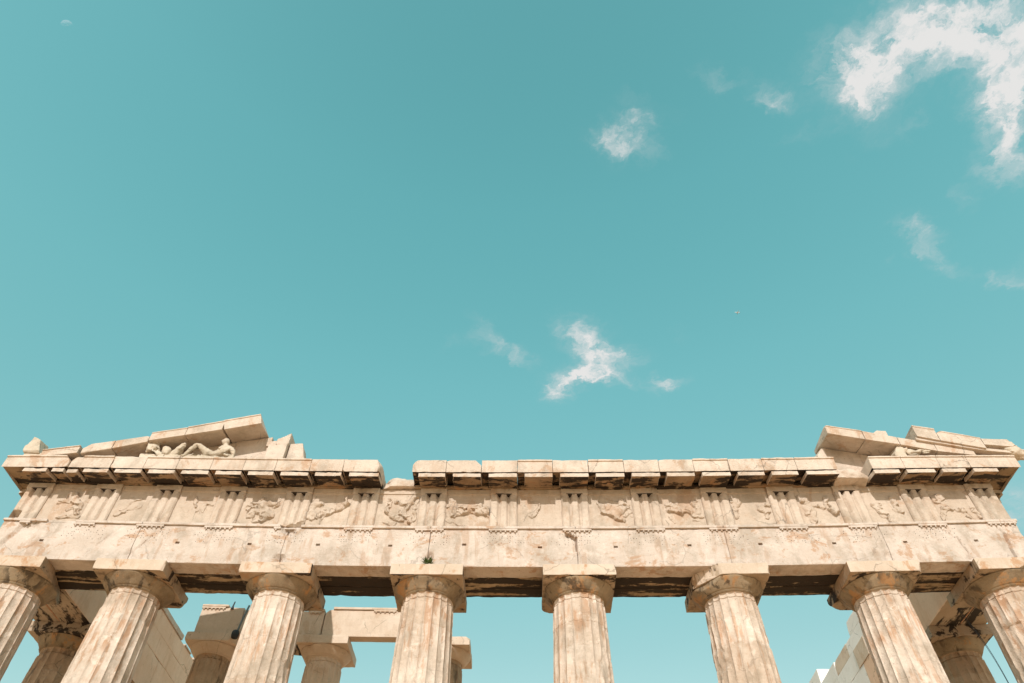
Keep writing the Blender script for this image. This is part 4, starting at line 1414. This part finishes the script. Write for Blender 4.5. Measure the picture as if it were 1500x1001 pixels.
# ------------------------------------------------------------------ sculptures in the pediment corners
def reclining():
    V = [(-9.60, -0.28, 14.16), (-9.42, -0.30, 14.24), (-9.26, -0.32, 14.36), (-9.19, -0.34, 14.475), (-9.245, -0.345, 14.59), (-9.285, -0.35, 14.68), (-9.31, -0.36, 14.79),
         (-9.01, -0.36, 14.45), (-8.90, -0.36, 14.29), (-8.87, -0.40, 14.12), (-9.00, -0.50, 14.07), (-9.13, -0.53, 14.08),
         (-9.34, -0.42, 14.46), (-9.40, -0.50, 14.36),
         (-9.72, -0.38, 14.20), (-9.95, -0.42, 14.40), (-10.17, -0.44, 14.575), (-10.26, -0.46, 14.40), (-10.36, -0.48, 14.18), (-10.42, -0.49, 14.03), (-10.54, -0.50, 14.01),
         (-9.75, -0.16, 14.18), (-10.00, -0.14, 14.24), (-10.27, -0.16, 14.32), (-10.45, -0.22, 14.22), (-10.66, -0.28, 14.12), (-10.76, -0.30, 14.14)]
    Ed = [(0, 1), (1, 2), (2, 3), (3, 4), (4, 5), (5, 6), (3, 7), (7, 8), (8, 9), (9, 10), (10, 11), (3, 12), (12, 13),
          (0, 14), (14, 15), (15, 16), (16, 17), (17, 18), (18, 19), (19, 20), (0, 21), (21, 22), (22, 23), (23, 24), (24, 25), (25, 26)]
    Rd = [0.185, 0.165, 0.185, 0.18, 0.078, 0.085, 0.108, 0.095, 0.075, 0.062, 0.05, 0.045, 0.08, 0.065,
          0.13, 0.115, 0.085, 0.078, 0.062, 0.052, 0.045, 0.13, 0.105, 0.082, 0.075, 0.055, 0.045]
    P, F = skin('reclining_statue', V, Ed, Rd, None, rough=0.035, sub=3, seed=5)
    P = facet(P, 0.07, 0.008, 5)
    m = Mesh()
    m.add(P, F)
    c = np.array((-9.31, -0.37, 14.77))
    # head: skull with a face turned to the left, brow, nose, chin, cap of hair
    Vh, Fh = [], []
    nu, nv = 16, 24
    for i in range(nu + 1):
        for j in range(nv):
            a, b = PI * i / nu, 2 * PI * j / nv
            d = np.array((math.sin(a) * math.cos(b), math.sin(a) * math.sin(b), math.cos(a)))
            p = d * np.array((0.112, 0.10, 0.142))
            f = d @ np.array((-0.86, -0.5, -0.1))
            p += np.array((-0.86, -0.5, 0)) * (0.035 * math.exp(-((f - 1) / 0.06) ** 2) + 0.012 * math.exp(-((f - 0.72) / 0.12) ** 2) * (d[2] < -0.5))
            if f < 0.35 and d[2] > -0.35:
                p *= 1.06
            Vh.append(c + p)
    for i in range(nu):
        for j in range(nv):
            k = (j + 1) % nv
            Fh.append((i * nv + j, (i + 1) * nv + j, (i + 1) * nv + k, i * nv + k))
    m.add(Vh, Fh)
    # rock and cloth it rests on
    P, Q = block(-10.75, -8.80, -0.50, 0.05, 13.76, 14.06, res=0.06, wear=0.04, chip=0.12, rough=0.05, seed=91)
    m.add(P, Q)
    P, Q = block(-9.98, -9.74, -0.34, -0.05, 13.95, 14.30, res=0.05, wear=0.06, chip=0.05, rough=0.03, seed=93, cuts=[((-9.8, -0.2, 14.2), (1, 0, 0.8), 0.02)])
    m.add(P, Q)
    tag(m.build('reclining_statue', M['statue'], drop=False, sharp=60), 'pale stone statue of a nude figure reclining with one knee raised', 'statue', 'sculptures in the pediment corners')
reclining()

def fragment_left():
    m = Mesh()
    V = [(-11.52, -0.40, 13.95), (-11.55, -0.42, 14.22), (-11.60, -0.44, 14.45), (-11.52, -0.50, 14.62), (-11.40, -0.55, 14.80), (-11.36, -0.58, 14.88),
         (-11.72, -0.46, 14.50), (-11.80, -0.50, 14.58), (-11.40, -0.55, 14.64), (-11.33, -0.60, 14.70), (-11.32, -0.42, 14.10), (-11.12, -0.44, 14.0)]
    Ed = [(0, 1), (1, 2), (2, 3), (3, 4), (4, 5), (2, 6), (6, 7), (3, 8), (8, 9), (0, 10), (10, 11)]
    Rd = [0.22, 0.22, 0.16, 0.12, 0.075, 0.04, 0.09, 0.06, 0.07, 0.05, 0.18, 0.08]
    P, F = skin('statue_fragment', V, Ed, Rd, None, rough=0.05, seed=15, sub=3)
    P = facet(P, 0.1, 0.035, 15)
    m.add(P, F)
    P, Q = block(-11.85, -11.05, -0.55, 0.0, 13.72, 14.05, res=0.06, wear=0.05, chip=0.1, rough=0.04, seed=97)
    m.add(P, Q)
    tag(m.build('statue_fragment', M['statue'], drop=False, sharp=60), 'jagged battered bust fragment with upraised spikes, under the left pediment slope', 'statue', 'sculptures in the pediment corners')
    m = Mesh()
    V = [(-11.05, -0.42, 14.02), (-11.10, -0.44, 14.28), (-11.20, -0.46, 14.40), (-10.98, -0.44, 14.36)]
    P, F = skin('a', V, [(0, 1), (1, 2), (1, 3)], [0.13, 0.15, 0.10, 0.11], None, rough=0.05, seed=19, sub=3)
    P = facet(P, 0.1, 0.012, 19)
    m.add(P, F)
    V = [(-10.85, -0.40, 13.95), (-10.80, -0.42, 14.22), (-10.72, -0.44, 14.42), (-10.55, -0.46, 14.56), (-10.56, -0.44, 14.36)]
    P, F = skin('b', V, [(0, 1), (1, 2), (2, 3), (2, 4)], [0.17, 0.14, 0.13, 0.06, 0.09], None, rough=0.05, seed=21, sub=3)
    P = facet(P, 0.1, 0.012, 21)
    m.add(P, F)
    P, Q = block(-11.1, -10.6, -0.52, 0.0, 13.74, 14.06, res=0.06, wear=0.05, chip=0.1, rough=0.04, seed=99)
    m.add(P, Q)
    tag(m.build('statue_fragment', M['statue'], drop=False, sharp=60), 'two rounded broken stone lumps beside the feet of the reclining figure', 'statue', 'sculptures in the pediment corners')
fragment_left()

def horse_heads():
    def head(c, L, seed, look):
        """A worn horse head: neck, jaw, long muzzle, ears, mane ridge; c is the poll, look its direction."""
        c = np.array(c); f = np.array(look, float); f /= np.linalg.norm(f)
        up = np.array((0, 0, 1.0)); s = np.cross(f, up); s /= np.linalg.norm(s); u = np.cross(s, f)
        at = lambda a, b, h: tuple(c + L * (f * a + s * b + u * h))
        V = [at(-0.95, 0, -0.75), at(-0.55, 0, -0.30), at(-0.12, 0, -0.05), at(0.22, 0, -0.16), at(0.62, 0, -0.25), at(0.98, 0, -0.31),
             at(-0.02, 0.14, 0.16), at(0.03, 0.17, 0.32), at(-0.02, -0.14, 0.16), at(0.03, -0.17, 0.32),
             at(0.12, 0, -0.42), at(0.5, 0, -0.5), at(0.82, 0, -0.50), at(-0.5, 0, 0.06), at(-0.8, 0, -0.2)]
        Ed = [(0, 1), (1, 2), (2, 3), (3, 4), (4, 5), (2, 6), (6, 7), (2, 8), (8, 9), (3, 10), (10, 11), (11, 12), (2, 13), (13, 14)]
        Rd = [L * r for r in (0.46, 0.40, 0.27, 0.24, 0.16, 0.13, 0.09, 0.035, 0.09, 0.035, 0.17, 0.10, 0.085, 0.12, 0.12)]
        P, F = skin('h', V, Ed, Rd, None, rough=0.03, seed=seed, sub=3)
        return facet(P, 0.08, 0.010, seed), F
    m = Mesh()
    m.add(*head((12.86, -0.58, 14.10), 0.38, 25, (0.86, -0.5, -0.32)))
    P, Q = block(12.42, 12.78, -0.62, 0.0, 13.72, 14.30, res=0.05, wear=0.10, chip=0.1, rough=0.04, seed=191, cuts=[((12.5, -0.4, 14.2), (-0.8, -0.2, 0.5), 0.04)])
    m.add(P, Q)
    tag(m.build('statue_fragment', M['statue'], drop=False, sharp=40), 'worn horse head on a thick neck leaning out over the cornice edge', 'statue', 'sculptures in the pediment corners')
    m = Mesh()
    m.add(*head((13.30, -0.62, 14.06), 0.24, 29, (0.9, -0.45, -0.2)))
    tag(m.build('statue_fragment', M['statue'], drop=False, sharp=40), 'smaller horse muzzle poking out under the right slope, right of the larger head', 'statue', 'sculptures in the pediment corners')
horse_heads()

# ------------------------------------------------------------------ inner porch beams
def porch_beams():
    def beam(x0, x1, z1, lab=None, cuts=(), mat='porch', chip=0.06, y0=5.62, y1=6.25, back=True):
        m = Mesh()
        P, Q = block(x0, x1, y0, y1, 11.256, z1, res=0.10, wear=0.012, chip=chip, rough=0.006, cuts=cuts, ez=[11.68])
        m.add(P, Q)
        o = m.build('beam', M[mat], PORCH, lab)
        if not back:
            return o
        m = Mesh()
        P, Q = block(x0, x1, 6.27, 7.1, 11.26, z1 - 0.05, res=0.25, wear=0.02, chip=0.08, rough=0.01)
        m.add(P, Q); m.build('beam', M['soffit_flank'], PORCH)
        return o
    b1 = beam(-10.95, -9.42, 12.24, cuts=[((-9.55, 5.6, 11.3), (1, -0.6, -0.9), 0.1)])
    b2 = beam(-9.40, -6.50, 12.16, chip=0.09)
    b3 = beam(-6.46, -2.13, 12.24, chip=0.03, y1=5.99, back=False, lab='clean restored marble beam', cuts=[((-6.40, 5.6, 12.15), (-0.7, -0.4, 0.9), 0.04)])
    for (x0, x1, o, z) in ((-10.97, -10.0, b1, 12.24), (-7.1, -6.52, b2, 12.16), (-6.2, -2.12, b3, 12.24)):
        m = Mesh()
        P, Q = block(x0, x1, 5.565, 5.98, z + 0.003, z + 0.085, res=0.08, wear=0.01, chip=0.05, rough=0.005)
        m.add(P, Q); m.build('taenia', M['porch'], o)
    for (x0, x1, o, z) in ((-10.95, -10.1, b1, 12.24), (-7.05, -6.6, b2, 12.16), (-4.75, -3.95, b3, 12.24), (-2.6, -2.14, b3, 12.24)):
        m = Mesh()
        P, Q = block(x0, x1, 5.57, 5.615, z - 0.062, z - 0.002, res=0.05, wear=0.008, chip=0.03, rough=0.004)
        m.add(P, Q)
        n = max(1, int((x1 - x0) / 0.14))
        for q in range(n):
            Pg, Fg = lathe(x0 + (q + 0.5) * (x1 - x0) / n, 5.592, [(0.028, z - 0.105), (0.022, z - 0.06)], 8)
            m.add(Pg, Fg)
        m.build('regula', M['porch'], o)
porch_beams()
# lower walls of the inner room, out of view, added to bounce warm sunlight inward
for (x0, x1, z1) in ((-10.8, -2.6, 8.4), (2.6, 10.8, 7.2)):
    m = Mesh()
    P, Q = block(x0, x1, 12.4, 13.6, 0.0, z1, res=0.5, wear=0.02, chip=0.1, rough=0.01)
    m.add(P, Q); m.build('unseen_room_wall', M['flank'], PORCH)

# dark fixture on a thin pole, fixed to the inner beam, and a short spike on top of it
m = Mesh()
P, F = tube([(-9.345, 5.40, 11.15), (-9.30, 5.46, 11.8), (-9.25, 5.53, 12.28)], 0.035, 8); m.add(P, F)
pole = m.build('floodlight', M['metal'])
tag(pole, 'dark round fixture on a slim grey pole against the inner beam', 'floodlight')
m = Mesh()
P, F = lathe(-9.355, 5.36, [(0.03, 10.96), (0.11, 10.98), (0.135, 11.06), (0.135, 11.16), (0.10, 11.23), (0.04, 11.25)], 8); m.add(P, F)
P, F = tube([(-9.36, 5.40, 11.15), (-9.55, 5.55, 11.2)], 0.03, 6); m.add(P, F)
m.build('lamp_head', M['dark'], pole)
m = Mesh()
P, F = tube([(-9.87, 5.63, 12.17), (-9.87, 5.62, 12.30), (-9.84, 5.60, 12.46)], [0.07, 0.028, 0.022], 8); m.add(P, F)
tag(m.build('metal_spike', M['dark']), 'short black spike standing on top of the inner beam', 'spike')

# cables down the right side
def cable(pts, r, lab):
    n = 40
    pts = np.array(pts)
    t = np.linspace(0, len(pts) - 1, n)
    P = np.stack([np.interp(t, np.arange(len(pts)), pts[:, i]) for i in range(3)], 1)
    k = np.ones(7) / 7
    for i in range(3):
        pad = np.pad(P[:, i], 3, mode='edge')
        P[:, i] = np.convolve(pad, k, mode='valid')
    m = Mesh()
    V, F = tube(P, r, 6)
    m.add(V, F)
    tag(m.build('cable', M['dark']), lab, 'cable', 'cables at the right end')
cable([(13.95, 2.5, 10.43), (13.97, 2.5, 10.3), (14.10, 2.5, 9.79), (14.22, 2.5, 9.28), (14.28, 2.5, 8.66), (14.30, 2.5, 8.0), (14.32, 2.5, 0.0)], 0.008, 'thin dark cable hanging beside the rightmost column, the outer of two')
cable([(13.99, 2.6, 10.43), (14.02, 2.6, 10.2), (14.17, 2.6, 9.7), (14.27, 2.6, 9.2), (14.33, 2.6, 8.6), (14.35, 2.6, 8.0), (14.38, 2.6, 0.0)], 0.006, 'thinner cable just behind the other one beside the rightmost column')

# tuft growing in the hole above the fourth column
def plant():
    m = Mesh()
    r = random.Random(5)
    c = np.array((-2.16, -0.03, 10.52))
    for i in range(70):
        a = r.uniform(-1.3, 1.3)
        L = r.uniform(0.10, 0.26)
        d = np.array((math.sin(a), -r.uniform(0.3, 0.9), r.uniform(-0.35, 0.7)))
        d /= np.linalg.norm(d)
        s = np.cross(d, (0, 0, 1.0)); s /= np.linalg.norm(s)
        b = c + np.array((r.uniform(-0.08, 0.08), 0, r.uniform(-0.03, 0.05)))
        w = r.uniform(0.008, 0.018)
        mid = b + d * L * 0.55 + np.array((0, 0, 0.02))
        tip = b + d * L + np.array((0, 0, -0.03))
        n = np.cross(s, d) * 0.004
        m.add([b - s * w * 0.4, b + s * w * 0.4, mid + s * w, tip, mid - s * w, mid + n], [(0, 1, 5), (1, 2, 5), (2, 3, 5), (3, 4, 5), (4, 0, 5)])
    tag(m.build('wild_plant', M['leaf'], flat=True), 'small green tuft growing from a hole above the fourth column', 'plant')
plant()

# ------------------------------------------------------------------ moon and aircraft
def moon():
    d = np.array((-0.50721654, 0.22974826, 0.83063055))
    c = np.array((0.57, -17.94, -1.12)) + d * 6000
    m = Mesh()
    V, F = [], []
    nu, nv = 64, 128
    rad = 37.0
    for i in range(nu + 1):
        for j in range(nv):
            a, b = PI * i / nu, 2 * PI * j / nv
            V.append(c + rad * np.array((math.sin(a) * math.cos(b), math.sin(a) * math.sin(b), math.cos(a))))
    sun = np.array(SUN_TO[:])
    Va = np.array(V)
    lit = ((Va - c) / rad) @ sun > 0.22
    for i in range(nu):
        for j in range(nv):
            k = (j + 1) % nv
            f = (i * nv + j, (i + 1) * nv + j, (i + 1) * nv + k, i * nv + k)
            if all(lit[q] for q in f):
                F.append(f)
    m.add(V, F)
    mt = bpy.data.materials.new('moon_dust')
    mt.use_nodes = True
    nt = mt.node_tree
    nt.nodes.clear()
    out = nt.nodes.new('ShaderNodeOutputMaterial')
    ad = nt.nodes.new('ShaderNodeAddShader')
    tr = nt.nodes.new('ShaderNodeBsdfTransparent')
    df = nt.nodes.new('ShaderNodeBsdfDiffuse')
    nz = nt.nodes.new('ShaderNodeTexNoise')
    nz.inputs['Scale'].default_value = 0.05
    mx = nt.nodes.new('ShaderNodeMix'); mx.data_type = 'RGBA'
    mx.inputs['A'].default_value = (0.075, 0.045, 0.05, 1); mx.inputs['B'].default_value = (0.10, 0.065, 0.07, 1)
    geo = nt.nodes.new('ShaderNodeNewGeometry')
    nt.links.new(geo.outputs['Position'], nz.inputs['Vector'])
    nt.links.new(nz.outputs['Fac'], mx.inputs['Factor'])
    nt.links.new(mx.outputs['Result'], df.inputs['Color'])
    nt.links.new(tr.outputs[0], ad.inputs[0]); nt.links.new(df.outputs[0], ad.inputs[1])
    nt.links.new(ad.outputs[0], out.inputs[0])
    o = m.build('moon', mt, wp=False, sharp=80)
    tag(o, 'faint pale daytime moon, lit along its upper rim, high in the blue sky', 'moon')
moon()

def aircraft():
    d = np.array((0.287422, 0.58137177, 0.7611803))
    c = np.array((0.57, -17.94, -1.12)) + d * 5200
    f = np.array((-1, -0.15, 0.0)); f /= np.linalg.norm(f)
    u = np.array((0, 0, 1.0)); s = np.cross(f, u)
    at = lambda a, b, h: c + f * a + s * b + u * h
    m = Mesh()
    n = 14
    xs = [-19, -16, -10, 0, 10, 15, 18, 19.5]
    rs = [0.3, 1.0, 1.9, 2.0, 2.0, 1.7, 0.9, 0.1]
    P, F = tube([at(a, 0, 0.8 if a < -15 else 0) for a in xs], rs, n)
    m.add(P, F)
    o = m.build('airplane', M['plane'], wp=False)
    tag(o, 'tiny white airplane far up in the sky, right of centre', 'airplane')
    for sg in (-1, 1):
        w = Mesh()
        def slab(pts, t):
            V = [p + u * t for p in pts] + [p - u * t for p in pts]
            k = len(pts)
            return V, [tuple(range(k)), tuple(range(2 * k - 1, k - 1, -1))] + [(i, i + k, (i + 1) % k + k, (i + 1) % k) for i in range(k)]
        V, F = slab([at(5, 1.2 * sg, -0.6), at(-5, 17 * sg, 0.6), at(-7.5, 17 * sg, 0.6), at(-3, 1.2 * sg, -0.6)], 0.25)
        w.add(V, F); w.build('wing', M['plane'], o, wp=False, flat=True)
        w = Mesh()
        V, F = slab([at(-14, 0.6 * sg, 1), at(-17.5, 6.5 * sg, 1.3), at(-19, 6.5 * sg, 1.3), at(-18, 0.6 * sg, 1)], 0.15)
        w.add(V, F); w.build('tailplane', M['plane'], o, wp=False, flat=True)
    w = Mesh()
    a = [at(-13, 0, 1.5), at(-17.5, 0, 7), at(-19.5, 0, 7), at(-18.5, 0, 1.5)]
    V = [p + s * 0.2 for p in a] + [p - s * 0.2 for p in a]
    w.add(V, [(0, 1, 2, 3), (7, 6, 5, 4)] + [(i, i + 4, (i + 1) % 4 + 4, (i + 1) % 4) for i in range(4)])
    w.build('tail_fin', M['plane'], o, wp=False, flat=True)
aircraft()
